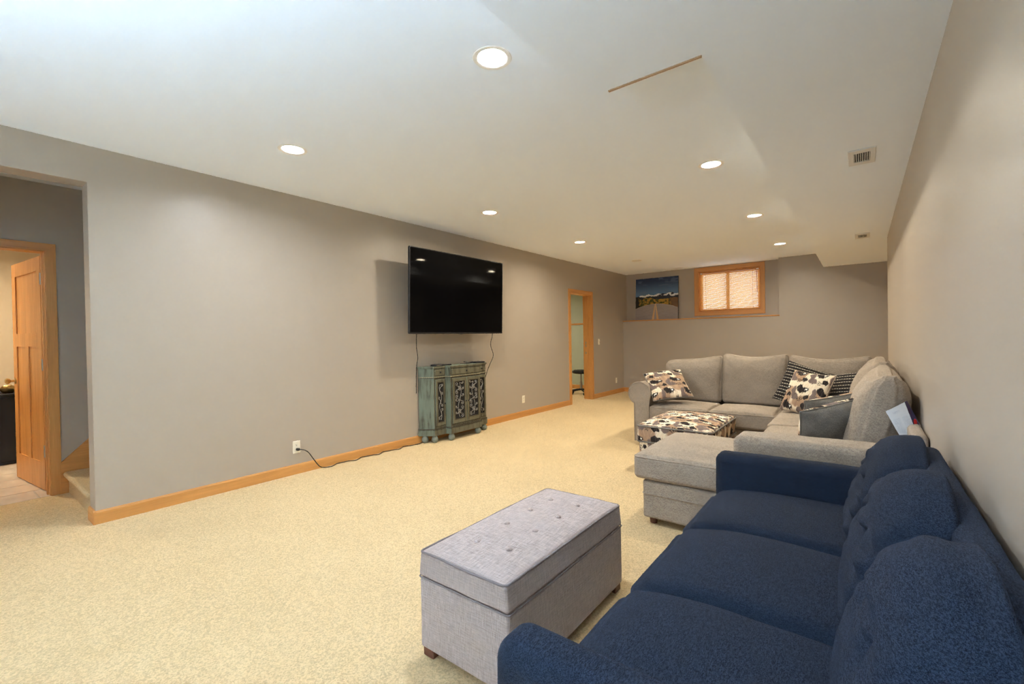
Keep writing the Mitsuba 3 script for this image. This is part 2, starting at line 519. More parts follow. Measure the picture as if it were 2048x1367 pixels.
D2 = (7.20, 7.985, 2.05)                     # clear opening of the far doorway: y0, y1, height
left = cut(box(XL - WT, XL, YB, YF + 0.25, 0, H + 0.01), box(XL - 1, XL + 1, -0.22, 0.684, -1, 2.367), box(XL - 1, XL + 1, D2[0] - 0.02, D2[1] + 0.02, -1, D2[2] + 0.02))  # stretch behind the camera is unseen, kept solid to hold daylight off the hall
struct('wall_left', left, 'm_wall', 'long taupe wall with the television')
struct('wall_right', cut(box(XR, 1.2, YB, 7.1, 0, SOF + 0.02)), 'm_wall', 'taupe side wall behind the sofas')
struct('wall_recess', box(1.15, 1.25, 7.1, YF + 0.2, 0, SOF + 0.02), 'm_wall', 'side wall of the far recess')
WIN = (-2.645, -1.497, 1.698, 2.535)         # window opening x0, x1, z0, z1
far = cut(box(-8.6, 1.25, YF, YF + 0.42, 0, H + 0.01), box(XL, -1.18, YF - 1, YF + 0.207, 1.56, H + 1), box(-8.5, XL - WT, YF - 1, YF + 0.207, 1.54, H + 1), box(WIN[0], WIN[1], YF, YF + 1, WIN[2], WIN[3]))
struct('wall_far', far, 'm_wall', 'taupe end wall with a raised window niche')
PD = (-3.9, -0.1, 2.14)                      # unseen patio door opening, placed behind the camera to let daylight in
back = cut(box(-8.6, 1.25, YB - 0.2, YB, 0, H + 0.01), box(PD[0], PD[1], YB - 1, YB + 1, 0.04, PD[2]))
struct('wall_back', back, 'm_wall', 'unseen back wall with a glass patio door letting daylight in')
pf = cut(box(PD[0], PD[1], YB - 0.12, YB - 0.06, 0.04, PD[2]), box(PD[0] + 0.08, -2.04, YB - 1, YB + 1, 0.14, PD[2] - 0.08), box(-1.96, PD[1] - 0.08, YB - 1, YB + 1, 0.14, PD[2] - 0.08))
struct('door_3', pf, 'm_plastic', 'unseen white sliding patio door frame, placed to let daylight in', 'patio door')
scene['door_3__pane'] = mikit.ply(box(PD[0] + 0.08, -2.04, YB - 0.092, YB - 0.09, 0.14, PD[2] - 0.08), 'm_glass')
scene['door_3__pane_001'] = mikit.ply(box(-1.96, PD[1] - 0.08, YB - 0.092, YB - 0.09, 0.14, PD[2] - 0.08), 'm_glass')

# hallway and the two side rooms
hallw = cut(box(XH - 0.12, XH, YB, 6.0, 0, H + 0.01), box(XH - 1, XH + 1, -0.285, 0.605, -1, 2.035))
struct('wall_hall', hallw, 'm_wall_dark', 'taupe hallway wall beside the stairs')
struct('ceiling_hall', box(XH, XL - WT, YB, 6.0, 2.585, H + 0.01), 'm_ceiling', 'white hallway ceiling')
struct('wall_bath', cut(box(-8.65, XH - 0.12, YB, 3.0, 0, H + 0.01), box(-8.55, XH - 0.1, -1.1, 2.4, -1, H + 1)), 'm_beige_wall', 'beige wall of the room behind the open door')
struct('wall_office', cut(box(-8.65, XL - WT, 5.9, YF + 0.2, 0, H + 0.01), box(-8.5, XL, 6.0, YF + 1, -1, H + 1)), 'm_green_wall', 'pale green walls of the room behind the far doorway')
struct('wall_office_far', cut(box(-8.5, XL - WT, YF - 0.012, YF, 0, 1.54)), 'm_green_wall', 'pale green lower wall with a ledge')
scene['wall_office_far__upper'] = mikit.ply(box(-8.5, XL - WT, YF + 0.19, YF + 0.206, 1.54, H), 'm_green_wall')

# tiles of the bathroom floor
struct('floor_tile', box(-8.6, XL - 1.12, YB, 3.0, -0.1, -0.004), 'm_grout', 'grey stone tile floor beyond the open door')
tw, tl = 0.30, 0.60
for i in range(10):
    for j in range(6):
        x1 = XL - 1.122 - 0.31 * i
        y0 = -1.3 + 0.61 * j + (0.3 if i % 2 else 0)
        key = numbered('floor_tile__tile')
        scene[key] = mikit.ply(box(x1 - tw, x1, y0, y0 + tl, -0.02, 0.001, 0.002), 'm_tile')

# skirting, casings, ledge
def board(length, h=0.092, t=0.014):
    return [(0, 0), (t, 0), (t, h - 0.012), (t - 0.005, h), (0, h)]


def skirting(p0, p1, nrm, z0=0.0, h=0.092):
    """profiled board from p0 to p1 along a wall whose face normal is nrm"""
    p0, p1, nrm = np.array(p0, float), np.array(p1, float), np.array(nrm, float)
    prof = board(1, h)
    V = np.array([[*(p + nrm * a), z0 + b] for p in (p0, p1) for a, b in prof])
    F = []
    for k in range(5):
        l = (k + 1) % 5
        F += [(k, l, 5 + l), (k, 5 + l, 5 + k)]
    for k in (1, 2, 3):
        F += [(0, k + 1, k), (5, 5 + k, 5 + k + 1)]
    m = trimesh.Trimesh(V, F, process=False)
    m.fix_normals()
    return m


struct('baseboard_left', cat([skirting((XL, 0.67), (XL, D2[0] - 0.075), (1, 0)), skirting((XL, D2[1] + 0.075), (XL, YF), (1, 0))]), 'm_wood_y', 'honey wood baseboard along the television wall')
scene['baseboard_left__return'] = mikit.ply(skirting((XL - WT - 0.0, 0.684), (XL + 0.014, 0.684), (0, -1)), 'm_wood_x')
struct('baseboard_far', skirting((XL, YF), (1.15, YF), (0, -1)), 'm_wood_x', 'honey wood baseboard on the end wall')
struct('baseboard_right', skirting((XR, YB), (XR, 7.1), (-1, 0)), 'm_wood_y', 'honey wood baseboard behind the sofas')
struct('baseboard_office', skirting((-8.4, YF - 0.012), (XL - WT, YF - 0.012), (0, -1)), 'm_wood_x', 'wood baseboard in the green room')
struct('trim_2', box(XL, -1.172, YF - 0.018, YF + 0.207, 1.56, 1.58, 0.004), 'm_wood_x', 'honey wood ledge under the window niche')
struct('trim_3', box(-8.4, XL - WT, YF - 0.03, YF + 0.19, 1.525, 1.56, 0.004), 'm_wood_x', 'wood ledge in the green room')


def casing_yz(x, nrm, y0, y1, zt, w=0.066, t=0.018):
    """door casing on a wall face at x (three boards with a mitre line)"""
    xs = (x, x + nrm * t)
    xa, xb = min(xs), max(xs)
    def leg(ya, yb, top_in, top_out, inner_left):
        poly = [(ya, 0), (yb, 0), (yb, zt + w if not inner_left else zt), (ya, zt if not inner_left else zt + w)]
        if inner_left is None:
            poly = [(ya, 0), (yb, 0), (yb, zt), (ya, zt + w)]
        return poly
    def ext(poly):
        m = trimesh.creation.extrude_polygon(sg.Polygon(poly), xb - xa, engine='earcut')
        M = np.array([[0, 0, 1, xa], [1, 0, 0, 0], [0, 1, 0, 0], [0, 0, 0, 1.0]])
        m.apply_transform(M)
        return m
    a = ext([(y0 - w, 0), (y0, 0), (y0, zt), (y0 - w, zt + w)])
    b = ext([(y1, 0), (y1 + w, 0), (y1 + w, zt + w), (y1, zt)])
    c = ext([(y0 - w, zt + w), (y0, zt), (y1, zt), (y1 + w, zt + w)])
    return a, b, c


# far doorway (no door leaf in sight)
y0, y1, zt = D2
struct('door_2', cat([box(XL - WT - 0.004, XL + 0.004, y0 - 0.02, y0, 0, zt + 0.02), box(XL - WT - 0.004, XL + 0.004, y1, y1 + 0.02, 0, zt + 0.02),
                      box(XL - 0.085, XL - 0.05, y1 - 0.012, y1, 0, zt), box(XL - 0.085, XL - 0.05, y0, y0 + 0.012, 0, zt)]), 'm_wood_z', 'honey wood door frame at the far end of the television wall', 'doorway')
scene['door_2__head'] = mikit.ply(box(XL - WT - 0.004, XL + 0.004, y0, y1, zt, zt + 0.02), 'm_wood_y')
ca, cb, cc = casing_yz(XL, 1, y0 - 0.005, y1 + 0.005, zt + 0.005)
scene['door_2__casing'] = mikit.ply(ca, 'm_wood_z')
scene['door_2__casing_001'] = mikit.ply(cb, 'm_wood_z')
scene['door_2__casing_002'] = mikit.ply(cc, 'm_wood_y')
for i, z in enumerate((1.12, 1.06, 0.92)):
    part('door_2', 'strike_plate', box(XL - 0.125, XL - 0.10, y1 - 0.003, y1 + 0.001, z - 0.02, z + 0.015), 'm_hinge')

# the hall door
HY0, HY1, HZ = -0.27, 0.59, 2.02
struct('door_1', cat([box(XH - 0.125, XH + 0.004, HY1, HY1 + 0.018, 0, HZ + 0.018), box(XH - 0.125, XH + 0.004, HY0 - 0.018, HY0, 0, HZ + 0.018),
                      box(XH - 0.085, XH - 0.05, HY1 - 0.012, HY1, 0, HZ)]), 'm_wood_z', 'honey wood panel door standing open off the hallway', 'door')
scene['door_1__head'] = mikit.ply(box(XH - 0.125, XH + 0.004, HY0, HY1, HZ, HZ + 0.018), 'm_wood_y')
ca, cb, cc = casing_yz(XH, 1, HY0 - 0.005, HY1 + 0.006, HZ + 0.006, w=0.062)
scene['door_1__casing'] = mikit.ply(ca, 'm_wood_z')
scene['door_1__casing_001'] = mikit.ply(cb, 'm_wood_z')
scene['door_1__casing_002'] = mikit.ply(cc, 'm_wood_y')
# leaf: local x along the leaf from the hinge, y thickness, z up
LW, LT, LH = 0.85, 0.036, 2.01
st = 0.105
leaf_cut = [(st, LW - st, 1.36, 1.89), (st, LW / 2 - 0.045, 0.24, 1.24), (LW / 2 + 0.045, LW - st, 0.24, 1.24)]
leaf = box(0, LW, 0, LT, 0.008, LH)
leaf = cut(leaf, *[box(a, b, -0.1, 0.1, c, d) for a, b, c, d in leaf_cut])
ang = math.atan2(0.484 - 0.584, -6.379 + 5.52)
LM = np.eye(4)
LM[:2, :2] = [[math.cos(ang), -math.sin(ang)], [math.sin(ang), math.cos(ang)]]
LM[:3, 3] = [-5.522, 0.620, 0]
scene['door_1__leaf'] = mikit.ply(placed(leaf, LM), 'm_wood_z')
for a, b, c, d in leaf_cut:
    part('door_1', 'leaf__panel', placed(box(a - 0.004, b + 0.004, 0.009, LT - 0.009, c - 0.004, d + 0.004), LM), 'm_wood_z')
for z in (1.815, 1.083, 0.344):
    part('door_1', 'hinge', cat([placed(box(-0.002, 0.002, 0.004, LT - 0.002, z - 0.05, z + 0.05), LM), placed(trimesh.creation.cylinder(0.007, 0.1, sections=10).apply_translation([-0.006, LT, z]), LM),
                                 box(-5.47, -5.445, HY1 - 0.004, HY1 + 0.001, z - 0.05, z + 0.05)]), 'm_hinge')
kn = lathe([(0, 0), (0.03, 0), (0.03, 0.006), (0.011, 0.01), (0.011, 0.035), (0.026, 0.045), (0.028, 0.058), (0.018, 0.07), (0, 0.072)])
for s, yy in ((1, 0.0), (-1, LT)):
    M = np.eye(4)
    M[:3, :3] = [[1, 0, 0], [0, 0, -s], [0, s, 0]]
    M[:3, 3] = [LW - 0.06, yy, 0.92]
    part('door_1', 'leaf__knob', placed(kn, LM @ M), 'm_brass', smooth=35)

# window with sashes
yw = YF + 0.207
fx0, fx1, fz0, fz1 = WIN
struct('window_1', cut(box(fx0 - 0.002, fx1 + 0.002, yw + 0.0, yw + 0.14, fz0 - 0.002, fz1 + 0.002), box(fx0 + 0.018, fx1 - 0.018, yw - 1, yw + 1, fz0 + 0.018, fz1 - 0.018)), 'm_wood_x', 'honey wood framed basement window', 'window')
for nm, pl in (('left', [(fx0 - 0.072, fz0 - 0.072), (fx0 + 0.004, fz0 + 0.004), (fx0 + 0.004, fz1 - 0.004), (fx0 - 0.072, fz1 + 0.072)]),
               ('right', [(fx1 + 0.068, fz0 - 0.072), (fx1 - 0.004, fz0 + 0.004), (fx1 - 0.004, fz1 - 0.004), (fx1 + 0.068, fz1 + 0.072)]),
               ('bottom', [(fx0 - 0.072, fz0 - 0.072), (fx1 + 0.068, fz0 - 0.072), (fx1 - 0.004, fz0 + 0.004), (fx0 + 0.004, fz0 + 0.004)]),
               ('top', [(fx0 - 0.072, fz1 + 0.072), (fx1 + 0.068, fz1 + 0.072), (fx1 - 0.004, fz1 - 0.004), (fx0 + 0.004, fz1 - 0.004)])):
    m = trimesh.creation.extrude_polygon(sg.Polygon(pl), 0.02, engine='earcut')
    m.apply_transform(np.array([[1, 0, 0, 0], [0, 0, -1, yw], [0, 1, 0, 0], [0, 0, 0, 1.0]]))
    part('window_1', 'casing', m, 'm_wood_x' if nm in ('top', 'bottom') else 'm_wood_z')
xm = (fx0 + fx1) / 2 - 0.03
for a, b, yy in ((fx0 + 0.018, xm + 0.03, yw + 0.085), (xm - 0.03, fx1 - 0.018, yw + 0.115)):
    k = part('window_1', 'sash', cut(box(a, b, yy, yy + 0.028, fz0 + 0.018, fz1 - 0.018), box(a + 0.05, b - 0.05, yy - 1, yy + 1, fz0 + 0.065, fz1 - 0.065)), 'm_wood_z')
    part(k, 'pane', box(a + 0.05, b - 0.05, yy + 0.013, yy + 0.015, fz0 + 0.065, fz1 - 0.065), 'm_glass')

# ------------------------------------------------------------------ ceiling fittings
def downlight(x, y, label, lit=True, k=1.0, tint=(1.0, 0.80, 0.56)):
    t = thing('recessed_light', label, 'light', None)
    ring = lathe([(0.0715, 0.03), (0.0715, 0.0), (0.078, -0.004), (0.094, -0.003), (0.097, 0.0005), (0.0735, 0.0005), (0.0735, 0.03)], (x, y, H), 40)
    part(t, 'trim_ring', ring, 'm_plastic', smooth=40)
    r = 0.0715
    th = np.arange(40) * 2 * np.pi / 40
    V = np.vstack([[[x, y, H + 0.016]], np.stack([x + r * np.cos(th), y + r * np.sin(th), 0 * th + H + 0.018], 1)])
    F = [(0, 1 + (i + 1) % 40, 1 + i) for i in range(40)]
    lens = trimesh.Trimesh(V, F, process=False)
    if lit:
        part(t, 'lens', lens, 'm_lens', emitter={'type': 'area', 'radiance': {'type': 'rgb', 'value': [LAMP * k * c for c in tint]}})
    else:
        part(t, 'lens', lens, 'm_lens_off')


COOL, WARM = (0.92, 0.97, 1.04), (1.0, 0.89, 0.72)
downlight(-1.424, 1.72, 'large bright recessed light beside the step of the soffit', k=1.0, tint=COOL)
downlight(-3.215, 1.62, 'recessed light nearest the hallway opening', k=1.0, tint=COOL)
downlight(-3.212, 3.79, 'recessed light above and in front of the television', tint=WARM)
downlight(-3.229, 5.835, 'recessed light between the television and the far doorway', tint=WARM)
downlight(-0.951, 3.91, 'recessed light beside the soffit nearest the near vent', tint=WARM)
downlight(-0.971, 5.927, 'recessed light beside the soffit, middle one of that row', tint=WARM)
downlight(-0.975, 8.065, 'recessed light by the window niche at the far end of the soffit', tint=WARM)
downlight(-7.2, -0.1, 'unseen recessed light placed to light the room behind the open door', k=3.0, tint=(1.0, 0.80, 0.55))  # out of view; lights the side room and the hallway opening
downlight(-6.0, 7.9, 'unseen recessed light placed to light the green room', k=1.6, tint=WARM)  # out of view; placed to light the green walls
downlight(-3.251, 7.984, 'unlit recessed light near the far left corner of the ceiling', lit=False)


def vent(x0, x1, y0, y1, label):
    t = thing('ceiling_vent', label, 'vent')
    z = SOF
    fr = cut(box(x0, x1, y0, y1, z - 0.008, z, 0.003), box(x0 + 0.028, x1 - 0.028, y0 + 0.06, y1 - 0.06, z - 1, z + 1))
    part(t, 'frame', fr, 'm_vent')
    part(t, 'dark_duct_sheet', box(x0 + 0.02, x1 - 0.02, y0 + 0.05, y1 - 0.05, z - 0.0015, z + 0.001), 'm_hole')  # thin black sheet; the shade inside the vent is put into its colour
    n = 8
    for i in range(n):
        x = x0 + 0.032 + (x1 - x0 - 0.064) * i / (n - 1)
        sl_ = box(x - 0.0012, x + 0.0012, y0 + 0.06, y1 - 0.06, z - 0.011, z - 0.0005)
        sl_.apply_transform(trimesh.transformations.rotation_matrix(math.radians(22), [0, 1, 0], [x, y0, z - 0.006]))
        part(t, 'slat', sl_, 'm_vent')
    part(t, 'lever', box((x0 + x1) / 2 - 0.004, (x0 + x1) / 2 + 0.004, y1 - 0.05, y1 - 0.03, z - 0.014, z - 0.006), 'm_vent')


vent(-0.056, 0.085, 3.555, 3.865, 'white air vent in the soffit nearest the camera')
vent(-0.045, 0.095, 6.60, 6.91, 'small far air vent near the end of the soffit')

# ------------------------------------------------------------------ wall plates
def plate(x, y, z, label, kind):
    t = thing('light_switch' if kind == 'switch' else 'power_outlet', label, 'light switch' if kind == 'switch' else 'outlet')
    part(t, 'plate', box(x, x + 0.006, y - 0.036, y + 0.036, z - 0.058, z + 0.058, 0.003), 'm_ivory')
    if kind == 'switch':
        part(t, 'toggle', box(x + 0.006, x + 0.018, y - 0.005, y + 0.005, z - 0.004, z + 0.012, 0.002), 'm_ivory')
        return
    for dz in (-0.02, 0.02):
        s = part(t, 'socket', box(x + 0.005, x + 0.0075, y - 0.016, y + 0.016, z + dz - 0.013, z + dz + 0.013, 0.002), 'm_ivory')
        part(s, 'slot', cat([box(x + 0.007, x + 0.008, y + q - 0.001, y + q + 0.001, z + dz - 0.003, z + dz + 0.005) for q in (-0.006, 0.006)] + [box(x + 0.007, x + 0.008, y - 0.002, y + 0.002, z + dz - 0.009, z + dz - 0.005)]), 'm_hole')


plate(XL, 2.095, 0.252, 'ivory wall outlet with a black plug in it left of the cabinet', 'outlet')
plate(XL, 5.703, 0.273, 'ivory wall outlet between the cabinet and the far doorway', 'outlet')
plate(XL, 9.117, 0.281, 'white wall outlet right of the far doorway near the corner', 'outlet')
plate(XL, 8.319, 1.132, 'ivory light switch right of the far doorway', 'switch')

# black cord along the baseboard
t = thing('extension_cord', 'black power cord running from the outlet along the baseboard to the cabinet', 'cord')
yy = np.linspace(2.33, 3.52, 26)
low = [(XL + 0.045 + 0.022 * math.sin(k * 1.1), y, 0.007 + 0.004 * (k % 3 == 0)) for k, y in enumerate(yy)]
path = spline([(XL + 0.035, 2.105, 0.232), (XL + 0.07, 2.14, 0.222), (XL + 0.08, 2.2, 0.15), (XL + 0.07, 2.27, 0.05)] + low + [(XL + 0.06, 3.62, 0.02)], 160)
part(t, 'cable', tube(path, 0.0042, sides=7), 'm_black', smooth=True)
part(t, 'plug', placed(box(0, 0.034, -0.013, 0.013, -0.012, 0.012, 0.005), frame((XL + 0.0076, 2.095, 0.232), (1, 0.15, 0), (0, 0, 1))), 'm_black')

# ------------------------------------------------------------------ television
tv = thing('television', 'large black flat screen television on the left wall above the cabinet', 'television')
TVY0, TVY1, TVZ0, TVZ1 = 3.240, 4.868, 1.304, 2.275
tilt = math.radians(1.8)
TM = frame(((-3.925), (TVY0 + TVY1) / 2, (TVZ0 + TVZ1) / 2), (0, 1, 0), (math.sin(tilt) * 1, 0, math.cos(tilt)))
# local: x along wall, z up, y = cross(z,x) -> points -x world side
w2, h2 = (TVY1 - TVY0) / 2, (TVZ1 - TVZ0) / 2
sgn = 1 if TM[0, 1] < 0 else -1            # local +y points to the wall
part(tv, 'body', placed(cat([box(-w2 + 0.004, w2 - 0.004, sgn * 0.006 if sgn > 0 else -0.03, 0.03 if sgn > 0 else -0.006, -h2 + 0.004, h2 - 0.004, 0.004),
                              box(-w2 * 0.6, w2 * 0.6, 0.028, 0.06, -h2 * 0.7, h2 * 0.3, 0.01)]), TM), 'm_blackmatt')
part(tv, 'bezel', placed(cut(box(-w2, w2, -0.004, 0.012, -h2, h2, 0.002), box(-w2 + 0.010, w2 - 0.010, -1, 0.004, -h2 + 0.018, h2 - 0.010)), TM), 'm_black')
part(tv, 'screen', placed(box(-w2 + 0.010, w2 - 0.010, -0.001, 0.005, -h2 + 0.018, h2 - 0.010), TM), 'm_screen')
mnt = part(tv, 'wall_mount', box(XL, XL + 0.02, 3.85, 4.28, 1.62, 1.98, 0.004), 'm_blackmatt')
part(mnt, 'arm', cat([tube([(XL + 0.02, 3.92, z), (XL + 0.13, 4.16, z), (-3.995, 4.05, z)], 0.014, sides=8) for z in (1.72, 1.88)]), 'm_blackmatt')
part(tv, 'sensor', placed(box(-0.02, 0.02, -0.006, 0.0, -h2 - 0.006, -h2 + 0.004, 0.002), TM), 'm_blackmatt')

# ------------------------------------------------------------------ console cabinet
cab = thing('console_cabinet', 'distressed green breakfront cabinet with scrollwork doors under the television', 'cabinet')
CP = [(-4.193, 3.572), (-4.035, 3.675), (-4.035, 3.862), (-3.958, 3.878), (-3.958, 4.412), (-4.035, 4.428), (-4.035, 4.612), (-4.193, 4.715)]


def grow(d, rear=True):
    g = sg.Polygon(CP).buffer(d, join_style=2)
    return g.intersection(sg.box(-4.194, 0, 0, 10))


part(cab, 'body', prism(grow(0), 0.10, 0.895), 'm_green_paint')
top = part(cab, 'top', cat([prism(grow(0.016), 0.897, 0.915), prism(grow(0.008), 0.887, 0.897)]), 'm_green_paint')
part(cab, 'moulding', cat([prism(grow(0.010), 0.783, 0.789)]), 'm_green_gold')
part(cab, 'moulding', prism(grow(0.007), 0.776, 0.783), 'm_green_edge')
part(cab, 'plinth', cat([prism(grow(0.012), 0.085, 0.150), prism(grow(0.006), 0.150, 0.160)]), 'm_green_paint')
part(cab, 'plinth_bead', prism(grow(0.014), 0.160, 0.167), 'm_green_edge')
part(cab, 'groove', cat([box(-3.959, -3.955, 3.90, 4.39, z, z + 0.004) for z in (0.172, 0.182, 0.192)]), 'm_green_edge')
for fx, fy in ((-4.150, 3.625), (-4.060, 3.700), (-3.985, 3.905), (-3.985, 4.385), (-4.060, 4.590), (-4.150, 4.665)):
    foot = lathe([(0, 0.0), (0.020, 0.0), (0.033, 0.012), (0.040, 0.034), (0.038, 0.055), (0.028, 0.073), (0.024, 0.087), (0, 0.087)], (fx, fy, 0), 22)
    th = np.arctan2(foot.vertices[:, 1] - fy, foot.vertices[:, 0] - fx)
    k = 1 + 0.05 * np.cos(th * 11)
    foot.vertices[:, 0] = fx + (foot.vertices[:, 0] - fx) * k
    foot.vertices[:, 1] = fy + (foot.vertices[:, 1] - fy) * k
    part(cab, 'foot', foot, 'm_green_foot', smooth=40)


def spiral(c, r0, turns, a0, sgn=1, n=26):
    t = np.linspace(0, 1, n)
    a = a0 + sgn * turns * 2 * np.pi * t
    r = r0 * (1 - 0.82 * t)
    return np.stack([c[0] + r * np.cos(a), c[1] + r * np.sin(a)], 1)


def scrollwork(w, h, flip):
    """S-scrolls with curled ends filling a w x h opening, in local (u, z), centred"""
    ps = []
    s = -1 if flip else 1
    big = min(w * 0.30, 0.05)

    def S(c0, c1, r0, r1, sg_):
        a = spiral(c0, r0, 1.35, 0 if sg_ > 0 else np.pi, sg_)[::-1]
        b = spiral(c1, r1, 1.35, np.pi if sg_ > 0 else 0, sg_)
        mid = spline([a[-1], (a[-1] + b[0]) / 2, b[0]], 10)[1:-1]
        return np.vstack([a, mid, b])
    def branch(p0, c, r0, a0, sg_, turns=1.3):
        sp = spiral(c, r0, turns, a0, sg_)
        d = sp[0] - sp[1]
        q = sp[0] + d / np.linalg.norm(d) * r0 * 0.8
        return np.vstack([spline([p0, (np.array(p0) + q) / 2 + [0.15 * r0 * sg_, 0], q, sp[0]], 14)[:-1], sp])
    wide = w > 0.10
    m = np.array([s, 1.0])
    n_ = 2 if wide else 1
    zz = np.linspace(-0.46, 0.46, 40)
    amp = w * (0.17 if wide else 0.20)
    stem = np.stack([amp * np.sin(zz * 2 * np.pi * (1.09 if wide else 2.17)), zz * h], 1)
    ps.append(stem * m)

    def at(z):
        k = int(np.argmin(np.abs(zz - z)))
        return stem[k]
    R = w * (0.15 if wide else 0.19)
    zs = (-0.40, -0.24, -0.06, 0.06, 0.24, 0.40) if wide else (-0.38, -0.22, -0.06, 0.08, 0.24, 0.40)
    for k, z in enumerate(zs):
        side = 1 if stem[int(np.argmin(np.abs(zz - z)))][0] < 0 else -1
        c = (side * w * 0.27, z * h + 0.015 * (1 if k % 2 else -1))
        up = 1 if k % 2 else -1
        ps.append(branch(at(z - 0.07 * up), c, R, -up * np.pi / 2, side * up) * m)
        if wide:
            ps.append(branch(at(z + 0.05), (-side * w * 0.36, z * h + 0.03), R * 0.55, -np.pi / 2, -side) * m)
    if wide:
        for sz in (-1, 1):
            ps.append(spiral((sz * amp * 0.2, sz * h * 0.30), R * 1.15, 1.6, sz * np.pi / 2, 1) * m)
    return ps


def cab_door(x, y0, y1, z0, z1, rail, flip, label_knob=True, knob_side=1):
    d = part(cab, 'door', cut(box(x, x + 0.014, y0, y1, z0, z1, 0.002), box(x - 1, x + 1, y0 + rail, y1 - rail, z0 + rail * 1.25, z1 - rail * 1.1)), 'm_green_paint')
    a, b, c, e = y0 + rail, y1 - rail, z0 + rail * 1.25, z1 - rail * 1.1
    part(d, 'backing', box(x - 0.001, x + 0.001, a - 0.003, b + 0.003, c - 0.003, e + 0.003), 'm_hole')
    lp = cut(box(x + 0.004, x + 0.0175, a - 0.006, b + 0.006, c - 0.006, e + 0.006), box(x - 1, x + 1, a + 0.003, b - 0.003, c + 0.003, e - 0.003))
    part(d, 'beading', lp, 'm_green_edge')
    ms = []
    for ps in scrollwork(b - a, e - c, flip):
        P = np.stack([np.full(len(ps), x + 0.008), (a + b) / 2 + np.clip(ps[:, 0], -(b - a) / 2, (b - a) / 2), (c + e) / 2 + ps[:, 1]], 1)
        ms.append(tube(P, 0.0042, sides=6))
    part(d, 'scrollwork', cat(ms), 'm_scroll', smooth=True, label='pale metal scrollwork')
    ky = y1 - rail / 2 if knob_side > 0 else y0 + rail / 2
    part(d, 'knob', trimesh.creation.icosphere(2, 0.0085).apply_translation([x + 0.022, ky, (z0 + z1) / 2 - 0.02]), 'm_hole', smooth=True)


def cab_drawer(x, y0, y1, z0, z1):
    d = part(cab, 'drawer', cat([box(x, x + 0.004, y0, y1, z0, z1, 0.001), box(x + 0.004, x + 0.008, y0 + 0.006, y1 - 0.006, z0 + 0.006, z1 - 0.006, 0.003)]), 'm_green_paint')
    part(d, 'knob', trimesh.creation.icosphere(2, 0.009).apply_translation([x + 0.018, (y0 + y1) / 2, (z0 + z1) / 2]), 'm_hole', smooth=True)


part(cab, 'seam', cat([box(x, x + 0.0012, a, b, 0.190, 0.772) for x, a, b in ((-4.0352, 3.683, 3.856), (-3.9582, 3.888, 4.402), (-4.0352, 4.434, 4.604))] +
                      [box(x, x + 0.0012, a, b, 0.798, 0.886) for x, a, b in ((-4.0352, 3.683, 3.856), (-3.9582, 3.888, 4.402), (-4.0352, 4.434, 4.604))]), 'm_green_edge')
cab_door(-4.034, 3.690, 3.848, 0.200, 0.757, 0.034, False, knob_side=1)
cab_door(-3.957, 3.895, 4.142, 0.205, 0.762, 0.040, False, knob_side=1)
cab_door(-3.957, 4.148, 4.395, 0.205, 0.762, 0.040, True, knob_side=-1)
cab_door(-4.034, 4.442, 4.598, 0.200, 0.757, 0.034, True, knob_side=-1)
cab_drawer(-4.034, 3.690, 3.848, 0.803, 0.881)
cab_drawer(-3.957, 3.895, 4.395, 0.803, 0.881)
cab_drawer(-4.034, 4.442, 4.598, 0.803, 0.881)

# things on the cabinet
t = thing('media_box', 'small black media box on the left end of the green cabinet top', 'media box')
part(t, 'case', box(-4.12, -4.03, 3.70, 3.84, 0.9155, 0.938, 0.005), 'm_blackmatt')
part(t, 'light_strip', box(-4.0305, -4.0295, 3.72, 3.80, 0.924, 0.930), 'm_hinge')
t = thing('remote_control', 'black remote control lying on the left end of the green cabinet beside the box', 'remote control')
part(t, 'body', placed(box(-0.075, 0.075, -0.02, 0.02, 0, 0.016, 0.005), frame((-4.075, 3.915, 0.9155), (0.25, 1, 0), (0, 0, 1))), 'm_black')
part(t, 'buttons', cat([placed(box(-0.06 + 0.014 * i, -0.053 + 0.014 * i, -0.012 + 0.009 * j, -0.006 + 0.009 * j, 0.0155, 0.0175), frame((-4.075, 3.915, 0.9155), (0.25, 1, 0), (0, 0, 1))) for i in range(8) for j in range(3)]), 'm_hinge')
t = thing('media_player', 'flat black player on the right end of the green cabinet top', 'media player')
part(t, 'case', box(-4.15, -4.03, 4.42, 4.60, 0.9155, 0.934, 0.004), 'm_blackmatt')
part(t, 'front_panel', box(-4.0305, -4.0295, 4.44, 4.58, 0.919, 0.930), 'm_black')
solid('coiled_wire', tube(spline([(-4.09, 4.42, 0.925), (-4.1, 4.36, 0.93), (-4.08, 4.31, 0.922), (-4.12, 4.28, 0.940), (-4.13, 4.34, 0.935), (-4.08, 4.35, 0.92), (-4.07, 4.25, 0.919), (-4.12, 4.22, 0.92)], 70), 0.0032, sides=6), 'm_black',
      'thin black wire curled on the right half of the green cabinet top', 'wire', smooth=True)
part(tv, 'cord', tube(spline([(-3.97, 3.37, 1.34), (-3.98, 3.375, 1.25), (-4.03, 3.42, 1.12), (-4.04, 3.44, 1.05), (-4.10, 3.48, 0.97), (-4.16, 3.52, 0.90), (-4.185, 3.535, 0.80), (-4.185, 3.53, 0.6)], 60), 0.004, sides=7), 'm_black', smooth=True)
part(tv, 'cord', tube(spline([(-3.975, 4.70, 1.34), (-3.98, 4.70, 1.26), (-4.0, 4.69, 1.18), (-4.02, 4.74, 1.08), (-4.05, 4.80, 1.00), (-4.10, 4.80, 0.9), (-4.15, 4.78, 0.78), (-4.185, 4.75, 0.6)], 60), 0.004, sides=7), 'm_black', smooth=True)

